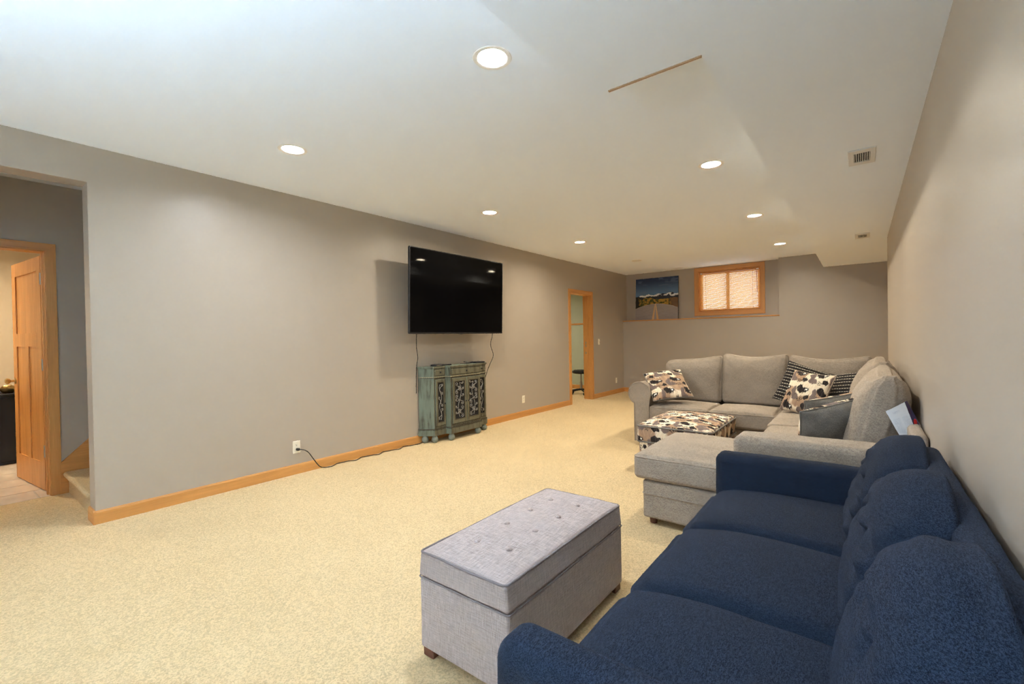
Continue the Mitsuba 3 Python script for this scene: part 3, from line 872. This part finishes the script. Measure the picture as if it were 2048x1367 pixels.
# ------------------------------------------------------------------ canvas on the ledge
cv = thing('canvas_picture', 'square canvas print of a road towards snowy mountains on the ledge beside the window', 'picture')
CX0, CX1, CZ = -3.965, -3.035, 0.915
la = math.radians(4.0)
CM = frame((CX0, 9.628, 1.5805), (1, 0, 0), (0, math.sin(la), math.cos(la)))
part(cv, 'stretcher', placed(box(0.001, CX1 - CX0 - 0.001, 0.001, 0.034, 0.001, CZ - 0.001), CM), 'm_canvas_edge')
Vq = np.array([[0, 0, 0], [CX1 - CX0, 0, 0], [CX1 - CX0, 0, CZ], [0, 0, CZ], [0, 0.003, 0], [CX1 - CX0, 0.003, 0], [CX1 - CX0, 0.003, CZ], [0, 0.003, CZ]])
Fq = [[0, 1, 2, 3], [4, 7, 6, 5], [0, 4, 5, 1], [3, 2, 6, 7], [0, 3, 7, 4], [1, 5, 6, 2]]
part(cv, 'print', placed(tri(Vq, Fq), CM), 'm_print', uv=np.array([[0, 0], [1, 0], [1, 1], [0, 1]] * 2, float))

# ------------------------------------------------------------------ wooden blind
bl = thing('window_blind', 'honey wood slatted blind closed over the window in the niche', 'blind')
yb = yw + 0.045
bx0, bx1 = fx0 + 0.024, fx1 - 0.024
part(bl, 'headrail', box(bx0, bx1, yb - 0.02, yb + 0.02, fz1 - 0.055, fz1 - 0.02, 0.003), 'm_wood_x')
ns = 27
zb0, zb1 = fz0 + 0.05, fz1 - 0.075
for i in range(ns):
    z = zb0 + (zb1 - zb0) * i / (ns - 1)
    u = np.linspace(-0.0145, 0.0145, 4)
    ca_, sa_ = math.cos(math.radians(50)), math.sin(math.radians(50))
    V = []
    for xx in (bx0 + 0.004, bx1 - 0.004):
        for a in u:
            bow = 0.0018 * (1 - (a / 0.0145) ** 2)
            V.append((xx, yb - a * ca_ - bow * sa_, z + a * sa_ - bow * ca_))
    F = [[k, k + 4, k + 5, k + 1] for k in range(3)]
    part(bl, 'slat', tri(np.array(V), F), 'm_slat', smooth=True)
part(bl, 'bottom_rail', box(bx0 + 0.002, bx1 - 0.002, yb - 0.012, yb + 0.012, fz0 + 0.022, fz0 + 0.038, 0.003), 'm_wood_x')
for x in (bx0 + 0.12, (bx0 + bx1) / 2, bx1 - 0.12):
    part(bl, 'ladder_tape', box(x - 0.002, x + 0.002, yb - 0.0165, yb - 0.0155, fz0 + 0.03, fz1 - 0.05), 'm_wood_z')
part(bl, 'tilt_wand', tube([(bx1 - 0.05, yb - 0.022, fz1 - 0.05), (bx1 - 0.045, yb - 0.024, fz1 - 0.5)], 0.004, sides=6), 'm_wood_z', smooth=True)
part(bl, 'valance_clip', box(bx1 - 0.06, bx1 - 0.015, yb - 0.026, yb - 0.0205, fz1 - 0.06, fz1 - 0.035, 0.002), 'm_plastic')
part(bl, 'valance_clip', box(bx0 + 0.015, bx0 + 0.05, yb - 0.026, yb - 0.0205, fz1 - 0.06, fz1 - 0.035, 0.002), 'm_plastic')

# ------------------------------------------------------------------ stairs in the hall
sr = thing('staircase', 'beige carpeted stairs rising behind the end of the television wall', 'stairs')
sx0, sx1 = XH + 0.022, XL - WT - 0.002
for i in range(6):
    y0 = 0.70 + 0.26 * i
    z1 = 0.185 * (i + 1)
    nose = cushion(sx0, sx1, y0 - 0.035, y0 + 0.26, z1 - 0.045, z1, r=0.021, crown=0, wob=0.002, core=(8, 5, 2), seed=i)
    part(sr, 'tread', nose, 'm_carpet', smooth=True)
    part(sr, 'riser', box(sx0, sx1, y0, y0 + 0.27, 0, z1 - 0.02), 'm_carpet')
sk = [(0.655, 0), (0.655, 0.26), (1.0, 0.60), (2.2, 1.46), (2.2, 0)]
m = trimesh.creation.extrude_polygon(sg.Polygon(sk), 0.02, engine='earcut')
m.apply_transform(np.array([[0, 0, 1, XH + 0.001], [1, 0, 0, 0], [0, 1, 0, 0], [0, 0, 0, 1.0]]))
part(sr, 'skirt_board', m, 'm_wood_y', label='honey wood skirt board')

# ------------------------------------------------------------------ what shows through the hall door
lc = thing('low_cabinet', 'low black cabinet in the room behind the open hall door', 'cabinet')
part(lc, 'body', box(-7.75, -7.13, -0.35, 0.56, 0.0, 0.72, 0.004), 'm_black')
part(lc, 'top', box(-7.77, -7.11, -0.37, 0.58, 0.72, 0.745, 0.004), 'm_blackmatt')
for a, b in ((-0.34, 0.10), (0.11, 0.55)):
    d = part(lc, 'door', box(-7.131, -7.118, a, b, 0.03, 0.70, 0.004), 'm_black')
    part(d, 'handle', trimesh.creation.icosphere(1, 0.012).apply_translation([-7.106, 0.08 if a < 0 else 0.14, 0.42]), 'm_brass', smooth=True)
t = thing('black_speaker', 'small black box standing on the low black cabinet', 'speaker')
part(t, 'case', box(-7.42, -7.20, 0.20, 0.425, 0.7455, 0.985, 0.01), 'm_blackmatt')
part(t, 'grille', box(-7.2005, -7.196, 0.215, 0.410, 0.76, 0.97, 0.002), 'm_black')
t = thing('brass_bowl', 'small brass bowl with crumpled foil on the low black cabinet', 'bowl')
part(t, 'bowl', lathe([(0, 0), (0.035, 0), (0.06, 0.03), (0.075, 0.055), (0.071, 0.055), (0.055, 0.03), (0.03, 0.006), (0, 0.006)], (-7.22, 0.505, 0.7455), 24), 'm_brass', smooth=40)
bs = trimesh.creation.icosphere(3, 0.05)
bs.vertices *= (0.7 + 0.6 * meshkit.fbm(bs.vertices * 60, 3, 5))[:, None] * [1, 1, 0.7]
part(t, 'foil', bs.apply_translation([-7.22, 0.505, 0.80]), 'm_brass')

# rolling stool seen through the far doorway
sl = thing('rolling_stool', 'black rolling stool seen through the far doorway', 'stool')
sxp, syp = -4.80, 8.62
part(sl, 'seat', lathe([(0, 0.44), (0.10, 0.44), (0.17, 0.452), (0.19, 0.475), (0.185, 0.505), (0.15, 0.522), (0, 0.527)], (sxp, syp, 0), 36), 'm_black', smooth=50)
part(sl, 'post', lathe([(0, 0.08), (0.027, 0.08), (0.027, 0.26), (0.015, 0.262), (0.015, 0.44), (0, 0.44)], (sxp, syp, 0), 18), 'm_hinge', smooth=40)
for k in range(5):
    a = k * 2 * math.pi / 5 + 0.45
    ex, ey = sxp + 0.24 * math.cos(a), syp + 0.24 * math.sin(a)
    lg = part(sl, 'leg', tube([(sxp, syp, 0.105), (sxp + 0.1 * math.cos(a), syp + 0.1 * math.sin(a), 0.095), (ex, ey, 0.07)], [0.02, 0.017, 0.013], sides=8), 'm_black', smooth=True)
    part(lg, 'caster', cat([trimesh.creation.cylinder(0.027, 0.012, sections=18).apply_transform(frame((ex + q * math.sin(a) * 0.012, ey - q * math.cos(a) * 0.012, 0.027), (math.cos(a), math.sin(a), 0), (-math.sin(a), math.cos(a), 0))) for q in (-1, 1)]), 'm_blackmatt')

# ------------------------------------------------------------------ navy sofa
bs_ = thing('sofa', 'navy blue three seat sofa with tufted back cushions in the foreground', 'sofa')
SX0, SX1 = -0.615, 0.238
AY0, AY1, CY0, CY1 = 0.695, 2.632, 0.822, 2.505
for a, b in ((AY0, CY0 - 0.002), (CY1 + 0.002, AY1)):
    part(bs_, 'arm', cushion(SX0, SX1 - 0.13, a, b, 0.07, 0.622, r=0.045, crown=0.004, wob=0.002, core=(12, 4, 8)), 'm_blue', smooth=True)
part(bs_, 'base', box(SX0 + 0.03, SX1, AY0 + 0.02, AY1 - 0.02, 0.06, 0.27, 0.01), 'm_blue')


def lean_back(V, c):
    V = V.copy()
    V[:, 0] += 0.05 * (V[:, 2] - 0.8)
    return V


part(bs_, 'back_frame', cushion(SX1 - 0.075, SX1, AY0 + 0.005, 2.36, 0.1, 0.797, r=0.03, crown=0.0, wob=0.003, core=(3, 22, 8), post=lean_back), 'm_blue', smooth=True)
cw = (CY1 - CY0) / 3


def nose_front(V, c):
    V = V.copy()
    f = np.clip(-c[:, 0], 0, 1) ** 3
    V[:, 2] -= 0.035 * f * np.clip(c[:, 2], 0, 1)
    V[:, 0] -= 0.012 * np.clip(1 - c[:, 2] ** 2, 0, 1) * (c[:, 0] < -0.8)
    return V


for i in range(3):
    a = CY0 + cw * i + 0.002
    part(bs_, 'seat_cushion', cushion(SX0 + 0.004, SX1 - 0.14, a, a + cw - 0.004, 0.275, 0.462, r=0.055, crown=0.035, wob=0.004, core=(14, 12, 3), seed=i * 7 + 2, post=nose_front), 'm_blue', smooth=True)


def tufted(seed):
    def post(V, c):
        V = V.copy()
        sx, sy, sz = c.T
        front = np.clip(-sx, 0, 1)
        q = np.clip((V[:, 2] - 0.445) / 0.405, 0, 1.1)
        belly = np.clip(1 - sy ** 2, 0, 1) ** 0.5 * np.clip(1 - sz ** 2, 0, 1) ** 0.5
        half = V[:, 0] - V[:, 0].mean()
        V[:, 0] = 0.045 + 0.115 * q ** 1.25 + half * np.where(half > 0, 0.86 - 0.55 * q ** 2, 1.0 - 0.10 * q)
        V[:, 0] -= 0.022 * front * belly
        V[:, 2] += (0.105 * np.clip(1 - sy ** 2, 0, 1) ** 0.9 - 0.102) * np.clip(sz, 0, 1)
        V[:, 1] += 0.010 * np.sign(sy) * (np.abs(sy) > 0.8) * np.clip(1 - sz ** 2, 0, 1) * np.clip(1 - sx ** 2, 0, 1)
        # two tufts in front with folds running out of them
        for ty in (-0.36, 0.42):
            tz = 0.16
            dy, dz = (sy - ty) * 0.28, (sz - tz) * 0.21
            r2 = dy ** 2 + dz ** 2
            V[:, 0] += front * (0.032 * np.exp(-r2 / (2 * 0.026 ** 2)) + 0.016 * np.exp(-(dz ** 2) / (2 * 0.009 ** 2) - dy ** 2 / (2 * 0.08 ** 2)))
        w = np.sin(V[:, 2] * 80 + 5 * meshkit.noise(V * [6, 9, 4], seed) + 1.5 * seed) * meshkit.noise(V * [5, 8, 9], seed + 5) ** 2
        V[:, 0] += 0.014 * w * front
        wy = np.sin(V[:, 0] * 70 + 4 * meshkit.noise(V * 7, seed + 9)) * meshkit.noise(V * 6, seed + 3) ** 2
        V[:, 2] += 0.009 * wy * np.clip(sz, 0, 1) * (sz > 0.5)
        V += 0.008 * (np.stack([meshkit.fbm(V * 6 + k * 5, 2, seed + k) for k in range(3)], 1) - 0.5)
        return V
    return post


for i in range(3):
    a = CY0 + cw * i
    part(bs_, 'back_cushion', cushion(-0.1, 0.1, a + 0.003, a + cw - 0.003, 0.445, 0.848, r=0.07, crown=0.0, wob=0, core=(8, 46, 40), post=tufted(3 + i * 4)), 'm_blue', smooth=True)
for fx, fy in ((-0.55, 0.77), (0.17, 0.77), (-0.55, 2.55), (0.17, 2.55)):
    part(bs_, 'foot', box(fx - 0.03, fx + 0.03, fy - 0.03, fy + 0.03, 0, 0.072, 0.004), 'm_darkwood')

# ------------------------------------------------------------------ linen storage ottoman
so = thing('storage_ottoman', 'light grey linen storage bench with a button tufted lid and dark wooden feet', 'ottoman')
OX0, OX1, OY0, OY1 = -1.383, -0.937, 1.165, 2.065
part(so, 'body', cushion(OX0, OX1, OY0, OY1, 0.034, 0.311, r=0.012, crown=0, wob=0.001, core=(8, 14, 6)), 'm_linen', smooth=50)
btn = [(-1.247, 1.908), (-1.097, 1.913), (-1.242, 1.722), (-1.092, 1.731), (-1.237, 1.540), (-1.092, 1.548), (-1.236, 1.343), (-1.084, 1.360)]


def lid_post(V, c):
    V = V.copy()
    top = np.clip(c[:, 2], 0, 1)
    # the sides lean in and sag a little between the corners
    s = (V[:, 2] - 0.313) / 0.1
    V[:, 0] += -np.sign(c[:, 0]) * 0.010 * s * (np.abs(c[:, 0]) > 0.5)
    for bx, by in btn:
        r2 = (V[:, 0] - bx) ** 2 + (V[:, 1] - by) ** 2
        V[:, 2] -= top * (0.006 * np.exp(-r2 / (2 * 0.018 ** 2)) + 0.006 * np.exp(-r2 / (2 * 0.06 ** 2)))
    return V


lid = part(so, 'lid', cushion(OX0 - 0.003, OX1 + 0.003, OY0 - 0.003, OY1 + 0.003, 0.315, 0.413, r=0.014, crown=0.026, wob=0.003, core=(26, 44, 4), post=lid_post, seed=4), 'm_linen', smooth=40)
rp = rim(OX0 + 0.001, OX1 - 0.001, OY0 - 0.0025, OY1 + 0.0025, 0.4115, 0.02)
rp[:, 2] += 0.006 * (meshkit.fbm(rp * 7, 2, 8) - 0.5) * 2
rp[:, 0] = (rp[:, 0] - (OX0 + OX1) / 2) * 0.968 + (OX0 + OX1) / 2
part(lid, 'piping', tube(rp, 0.0045, closed=True, sides=7), 'm_piping', smooth=True)
part(lid, 'piping', tube(rim(OX0 - 0.0015, OX1 + 0.0015, OY0 - 0.0015, OY1 + 0.0015, 0.3135, 0.010), 0.0032, closed=True, sides=7), 'm_piping', smooth=True)
for bx, by in btn:
    du, dv = (2 * bx - OX0 - OX1) / (OX1 - OX0), (2 * by - OY0 - OY1) / (OY1 - OY0)
    bz = 0.413 + 0.026 * ((1 - du * du) * (1 - dv * dv)) ** 0.6 - 0.0085
    b = lathe([(0, 0.006), (0.008, 0.005), (0.0125, 0.001), (0.0125, -0.005), (0, -0.005)], (bx, by, bz), 18)
    part(lid, 'button', b, 'm_linen', smooth=60)
for fx in (OX0 + 0.035, OX1 - 0.035):
    for fy in (OY0 + 0.035, OY1 - 0.035):
        part(so, 'foot', box(fx - 0.028, fx + 0.028, fy - 0.028, fy + 0.028, 0, 0.036, 0.003), 'm_darkwood')

# ------------------------------------------------------------------ grey sectional
se = thing('sectional_sofa', 'taupe grey U shaped sectional sofa with a chaise and rolled arm', 'sofa')


def piped(key, x0, x1, y0, y1, z, r=0.04):
    part(key, 'piping', tube(rim(x0 - 0.002, x1 + 0.002, y0 - 0.002, y1 + 0.002, z, r), 0.0055, closed=True, sides=7), 'm_grey', smooth=True)


def seat(name, x0, x1, y0, y1, z0, z1, seed, crown=0.03, pip=True):
    k = part(se, name, cushion(x0, x1, y0, y1, z0, z1, r=0.032, crown=crown, sides=0.008, wob=0.005, seed=seed), 'm_grey', smooth=True)
    if pip:
        piped(k, x0 + 0.004, x1 - 0.004, y0 + 0.004, y1 - 0.004, z1 - 0.016, 0.035)
    return k


# bases
part(se, 'base', box(-1.90, 0.22, 4.93, 5.86, 0.05, 0.295, 0.012), 'm_grey')
part(se, 'base', box(-0.61, 0.22, 2.90, 4.93, 0.05, 0.295, 0.012), 'm_grey')
cb_ = part(se, 'chaise_base', cushion(-1.150, -0.60, 2.868, 3.66, 0.045, 0.292, r=0.018, crown=0, wob=0.002, core=(10, 10, 6)), 'm_grey', smooth=50)
part(cb_, 'seam', tube(rim(-1.152, -0.598, 2.866, 3.662, 0.205, 0.02), 0.004, closed=True, sides=6), 'm_grey', smooth=True)
for fx, fy in ((-1.10, 2.93), (-1.10, 3.6), (-0.66, 2.95), (-1.85, 4.98), (-1.98, 5.8), (0.15, 2.97)):
    part(se, 'foot', lathe([(0, 0), (0.022, 0), (0.028, 0.05), (0, 0.05)], (fx, fy, 0), 14), 'm_darkwood', smooth=40)
# seats
seat('chaise_cushion', -1.205, -0.605, 2.850, 3.70, 0.297, 0.458, 3, crown=0.022)
seat('seat_cushion', -0.625, 0.02, 3.12, 4.385, 0.297, 0.462, 5)
seat('seat_cushion', -0.645, 0.02, 4.39, 5.44, 0.297, 0.462, 6)
seat('seat_cushion', -1.875, -1.252, 4.895, 5.50, 0.297, 0.458, 8)
seat('seat_cushion', -1.248, -0.655, 4.895, 5.50, 0.297, 0.458, 9)
# rolled far arm
cxr, czr, rr_ = -1.990, 0.588, 0.128
prof = [(-2.050, 0.05), (-2.052, 0.46)]
prof += [(cxr + rr_ * math.cos(math.radians(a)), czr + rr_ * math.sin(math.radians(a))) for a in np.linspace(240, -25, 26)]
prof += [(-1.885, 0.46), (-1.882, 0.05)]
pg = sg.Polygon(prof).buffer(0)
am = trimesh.creation.extrude_polygon(pg, 0.93, engine='earcut')
am.apply_transform(np.array([[1, 0, 0, 0], [0, 0, -1, 5.845], [0, 1, 0, 0], [0, 0, 0, 1.0]]))
ak = part(se, 'rolled_arm', am, 'm_grey', smooth=35)
fp = np.array([(x, 4.914, z) for x, z in pg.exterior.coords])[:-1]
part(ak, 'piping', tube(fp[::1], 0.006, closed=True, sides=7), 'm_grey', smooth=True)
# near low arm and back frames
part(se, 'low_arm', cushion(-0.60, 0.125, 2.865, 3.105, 0.05, 0.646, r=0.038, crown=0.006, wob=0.004, core=(14, 5, 8)), 'm_grey', smooth=True)


def lean_r(V, c):
    V = V.copy()
    V[:, 0] += 0.0 * (V[:, 2] - 0.75)
    return V


part(se, 'back_frame', cushion(0.195, 0.256, 2.93, 5.87, 0.05, 0.735, r=0.025, crown=0, wob=0.002, core=(3, 26, 8), post=lean_r), 'm_grey', smooth=True)
part(se, 'back_frame', cushion(-1.965, 0.118, 5.70, 5.86, 0.05, 0.895, r=0.035, crown=0, wob=0.004, core=(22, 3, 8)), 'm_grey', smooth=True)


def loose_back(width_axis, seed, lean, droop=0.0, thick=0.05):
    """a loose, softly stuffed back cushion: belly in front, pinched top seam with gathers"""
    def post(V, c):
        V = V.copy()
        w, d, sz = (c[:, 0], c[:, 1], c[:, 2]) if width_axis == 0 else (c[:, 1], c[:, 0], c[:, 2])
        D = 1 if width_axis == 0 else 0
        belly = np.clip(1 - w ** 2, 0, 1) ** 0.45 * np.clip(1 - sz ** 2, 0, 1) ** 0.45
        V[:, D] += thick * np.sign(d) * belly * np.abs(d) - 0.0
        mid = V[:, D].mean()
        pinch = np.clip(sz, 0, 1) ** 3 * 0.45 + np.abs(w) ** 6 * 0.30
        V[:, D] = mid + (V[:, D] - mid) * (1 - pinch)
        V[:, 2] += -0.03 * np.clip(sz, 0, 1) * (1 - np.abs(w) ** 2) ** 2 + 0.012 * np.abs(w) ** 4 * np.clip(sz, 0, 1)
        V[:, 2] -= droop * np.clip(-w, 0, 1) ** 1.5 * np.clip(sz, 0, 1)
        g = np.sin(w * 46 + 4 * meshkit.noise(V * 5, seed)) * meshkit.noise(V * 6, seed + 2) ** 1.5 * np.clip(sz - 0.15, 0, 1)
        V[:, D] += 0.006 * g * np.sign(d)
        corner = np.sin((w + sz) * 22 + 3 * meshkit.noise(V * 4, seed + 4)) * np.clip(np.abs(w) - 0.4, 0, 1) * np.clip(sz, 0, 1)
        V[:, D] += 0.007 * corner * np.sign(d)
        V += 0.014 * (np.stack([meshkit.fbm(V * 5 + k * 5, 2, seed + k) for k in range(3)], 1) - 0.5)
        V[:, D] += lean * (V[:, 2] - 0.48)
        return V
    return post


bcs = [part(se, 'back_cushion', cushion(-1.905, -1.262, 5.47, 5.66, 0.46, 0.985, r=0.045, crown=0, wob=0, core=(30, 6, 26), post=loose_back(0, 11, 0.10, droop=0.075)), 'm_grey', smooth=True),
       part(se, 'back_cushion', cushion(-1.258, -0.612, 5.47, 5.66, 0.46, 1.01, r=0.045, crown=0, wob=0, core=(30, 6, 26), post=loose_back(0, 15, 0.10)), 'm_grey', smooth=True),
       part(se, 'back_cushion', cushion(-0.608, 0.085, 5.50, 5.67, 0.46, 0.995, r=0.045, crown=0, wob=0, core=(30, 6, 26), post=loose_back(0, 19, 0.10)), 'm_grey', smooth=True),
       part(se, 'back_cushion', cushion(-0.085, 0.125, 3.28, 4.40, 0.46, 0.985, r=0.05, crown=0, wob=0, core=(6, 36, 26), post=loose_back(1, 23, 0.22)), 'm_grey', smooth=True),
       part(se, 'back_cushion', cushion(-0.085, 0.125, 4.41, 5.44, 0.46, 1.00, r=0.05, crown=0, wob=0, core=(6, 36, 26), post=loose_back(1, 27, 0.22)), 'm_grey', smooth=True)]

# ------------------------------------------------------------------ patterned ottoman
po = thing('patterned_ottoman', 'low ikat patterned ottoman in black, tan and cream between chaise and sectional', 'ottoman')
PX0, PX1, PY0, PY1 = -1.612, -0.965, 3.905, 4.790
part(po, 'body', cushion(PX0 + 0.012, PX1 - 0.012, PY0 + 0.012, PY1 - 0.012, 0.05, 0.29, r=0.02, crown=0, wob=0.002, core=(8, 10, 5)), 'm_ikat', smooth=50)
pk = part(po, 'cushion_top', cushion(PX0, PX1, PY0, PY1, 0.285, 0.442, r=0.03, crown=0.045, sides=0.006, wob=0.004, core=(14, 16, 4), seed=5), 'm_ikat', smooth=True)
part(pk, 'piping', tube(rim(PX0 - 0.001, PX1 + 0.001, PY0 - 0.001, PY1 + 0.001, 0.430, 0.035), 0.0065, closed=True, sides=7), 'm_grey_pillow', smooth=True)
part(pk, 'piping', tube(rim(PX0 - 0.001, PX1 + 0.001, PY0 - 0.001, PY1 + 0.001, 0.290, 0.035), 0.0065, closed=True, sides=7), 'm_grey_pillow', smooth=True)
for fx in (PX0 + 0.07, PX1 - 0.07):
    for fy in (PY0 + 0.07, PY1 - 0.07):
        part(po, 'foot', lathe([(0, 0), (0.022, 0), (0.028, 0.055), (0, 0.055)], (fx, fy, 0), 14), 'm_darkwood', smooth=40)


# ------------------------------------------------------------------ throw pillows
def pillow_mesh(w, h, thick, seed, n=30, bend=0.0, sag=0.0):
    """two bellied panels meeting in a knife edge; local x right, z up, y through; returns front, back, edge loop, uv"""
    u = np.sin(np.linspace(-np.pi / 2, np.pi / 2, n))
    U, Vv = np.meshgrid(u, u, indexing='ij')
    pull = 0.07
    X = U * w / 2 * (1 - pull * (1 - Vv ** 2) * np.abs(U) ** 2)
    Z = Vv * h / 2 * (1 - pull * (1 - U ** 2) * np.abs(Vv) ** 2)
    b = (np.clip(1 - U ** 2, 0, 1) * np.clip(1 - Vv ** 2, 0, 1)) ** 0.42
    wr = 0.006 * (meshkit.fbm(np.stack([U * 3, Vv * 3, U * 0 + seed], -1), 3, seed) - 0.5) * 2 * b ** 0.5
    off = bend * (U ** 2) + sag * (Vv ** 2)
    out = []
    for s in (-1, 1):
        P = np.stack([X, s * thick / 2 * b + wr * s + off, Z], -1).reshape(-1, 3)
        F = []
        for i in range(n - 1):
            for j in range(n - 1):
                q = [i * n + j, (i + 1) * n + j, (i + 1) * n + j + 1, i * n + j + 1]
                F.append(q if s < 0 else q[::-1])
        out.append((P, np.array(F)))
    G = np.stack([X, off, Z], -1)
    loop = np.vstack([G[:-1, 0], G[-1, :-1], G[:0:-1, -1], G[0, :0:-1]])
    uv = np.stack([(X + w / 2).ravel() + seed * 0.137, (Z + h / 2).ravel() + seed * 0.071], 1)
    return out[0], out[1], loop, uv


def pillow(label, M, w, h, thick, seed, front, back, pipe, bend=0.0, sag=0.0, group=None):
    t = thing('throw_pillow', label, 'pillow', group)
    f, b, loop, uv = pillow_mesh(w, h, thick, seed, bend=bend, sag=sag)
    part(t, 'front_panel', placed(tri(*f), M), front, smooth=True, uv=uv)
    part(t, 'back_panel', placed(tri(*b), M), back, smooth=True, uv=uv)
    part(t, 'piping', placed(tube(loop, 0.0055, closed=True, sides=7), M), pipe, smooth=True)
    return t


def pframe(center, right, up):
    return frame(center, right, up)


pillow('ikat patterned throw pillow leaning on the rolled arm at the far left of the sectional', pframe((-1.735, 5.10, 0.680), (0.38, 0.25, 0.05), (-0.25, 0.32, 0.29)), 0.43, 0.46, 0.16, 3, 'm_ikat_uv', 'm_grey_pillow', 'm_grey_pillow')
pillow('black throw pillow with cream dashes, mostly hidden behind the ikat pillow in the sectional corner', pframe((-0.43, 5.30, 0.70), (0.90, -0.05, -0.30), (0.30, 0.32, 0.86)), 0.46, 0.42, 0.15, 5, 'm_stripe', 'm_stripe', 'm_stripe')
pillow('ikat patterned throw pillow leaning on a striped pillow in the sectional corner', pframe((-0.405, 5.01, 0.675), (0.90, -0.60, -0.08), (0.30, 0.32, 0.90)), 0.40, 0.42, 0.17, 8, 'm_ikat_uv', 'm_grey_pillow', 'm_ikat_uv')
pillow('black throw pillow with cream dashes wedged against the right back cushions', pframe((-0.135, 5.13, 0.69), (0.80, -0.45, 0.18), (0.10, 0.45, 0.85)), 0.36, 0.38, 0.14, 11, 'm_stripe', 'm_stripe', 'm_stripe')
pillow('plain grey throw pillow standing just behind the front grey pillow', pframe((-0.140, 3.87, 0.650), (0.34, 0.28, 0.07), (0.30, -0.22, 0.9)), 0.50, 0.36, 0.16, 14, 'm_grey_pillow', 'm_ikat_uv', 'm_grey_pillow')
pillow('plain grey throw pillow with ikat back at the near end of the sectional', pframe((-0.128, 3.52, 0.640), (0.335, 0.285, 0.095), (0.30, -0.25, 0.9)), 0.52, 0.38, 0.18, 17, 'm_grey_pillow', 'm_ikat_uv', 'm_grey_pillow')

# ------------------------------------------------------------------ leaflet on the back cushion
lf = thing('leaflet', 'white folded leaflet with a purple and red cover at the near end of the sectional', 'leaflet')


def sheet(p00, p10, p11, p01, nu=6, bow=0.0):
    p = [np.array(q, float) for q in (p00, p10, p11, p01)]
    nrm = np.cross(p[1] - p[0], p[3] - p[0])
    nrm /= np.linalg.norm(nrm)
    V, uv, F = [], [], []
    for i in range(nu + 1):
        for j in range(2):
            a = i / nu
            q = (p[0] * (1 - a) + p[1] * a) * (1 - j) + (p[3] * (1 - a) + p[2] * a) * j
            V.append(q + nrm * bow * (1 - (2 * a - 1) ** 2))
            uv.append((a, j))
    for i in range(nu):
        F.append([2 * i, 2 * i + 2, 2 * i + 3, 2 * i + 1])
    return np.array(V), F, np.array(uv)


V, F, uv = sheet((0.163, 3.235, 0.672), (0.238, 3.255, 0.680), (0.187, 3.27, 0.853), (0.105, 3.235, 0.800), bow=0.006)
part(lf, 'page', tri(V, F), 'm_paper', uv=uv, smooth=True)
V, F, uv = sheet((0.238, 3.256, 0.680), (0.256, 3.30, 0.722), (0.200, 3.32, 0.855), (0.187, 3.271, 0.853))
part(lf, 'cover', tri(V, F), 'm_cover', uv=uv, smooth=True)

# ------------------------------------------------------------------ unseen uplighter behind the camera, placed to light the ceiling
fl = thing('unseen_uplight', 'unseen white uplight behind the camera, placed to light the ceiling', 'lamp')
LX, LY = -0.95, -1.05
part(fl, 'base', lathe([(0, 0), (0.15, 0), (0.15, 0.012), (0.06, 0.03), (0.016, 0.04), (0, 0.04)], (LX, LY, 0), 32), 'm_plastic', smooth=40)
part(fl, 'pole', lathe([(0.013, 0.03), (0.013, 1.42)], (LX, LY, 0), 16), 'm_plastic', smooth=40)
part(fl, 'shade', lathe([(0.013, 1.40), (0.06, 1.42), (0.13, 1.48), (0.17, 1.54), (0.175, 1.54), (0.135, 1.475), (0.06, 1.412), (0.013, 1.39)], (LX, LY, 0), 36), 'm_plastic', smooth=60)
th = np.arange(36) * 2 * np.pi / 36
V = np.vstack([[[LX, LY, 1.475]], np.stack([LX + 0.115 * np.cos(th), LY + 0.115 * np.sin(th), 0 * th + 1.473], 1)])
part(fl, 'bulb', trimesh.Trimesh(V, [(0, 1 + i, 1 + (i + 1) % 36) for i in range(36)], process=False), 'm_lens', emitter={'type': 'area', 'radiance': {'type': 'rgb', 'value': [UPLIGHT * c for c in (0.62, 0.86, 1.10)]}})
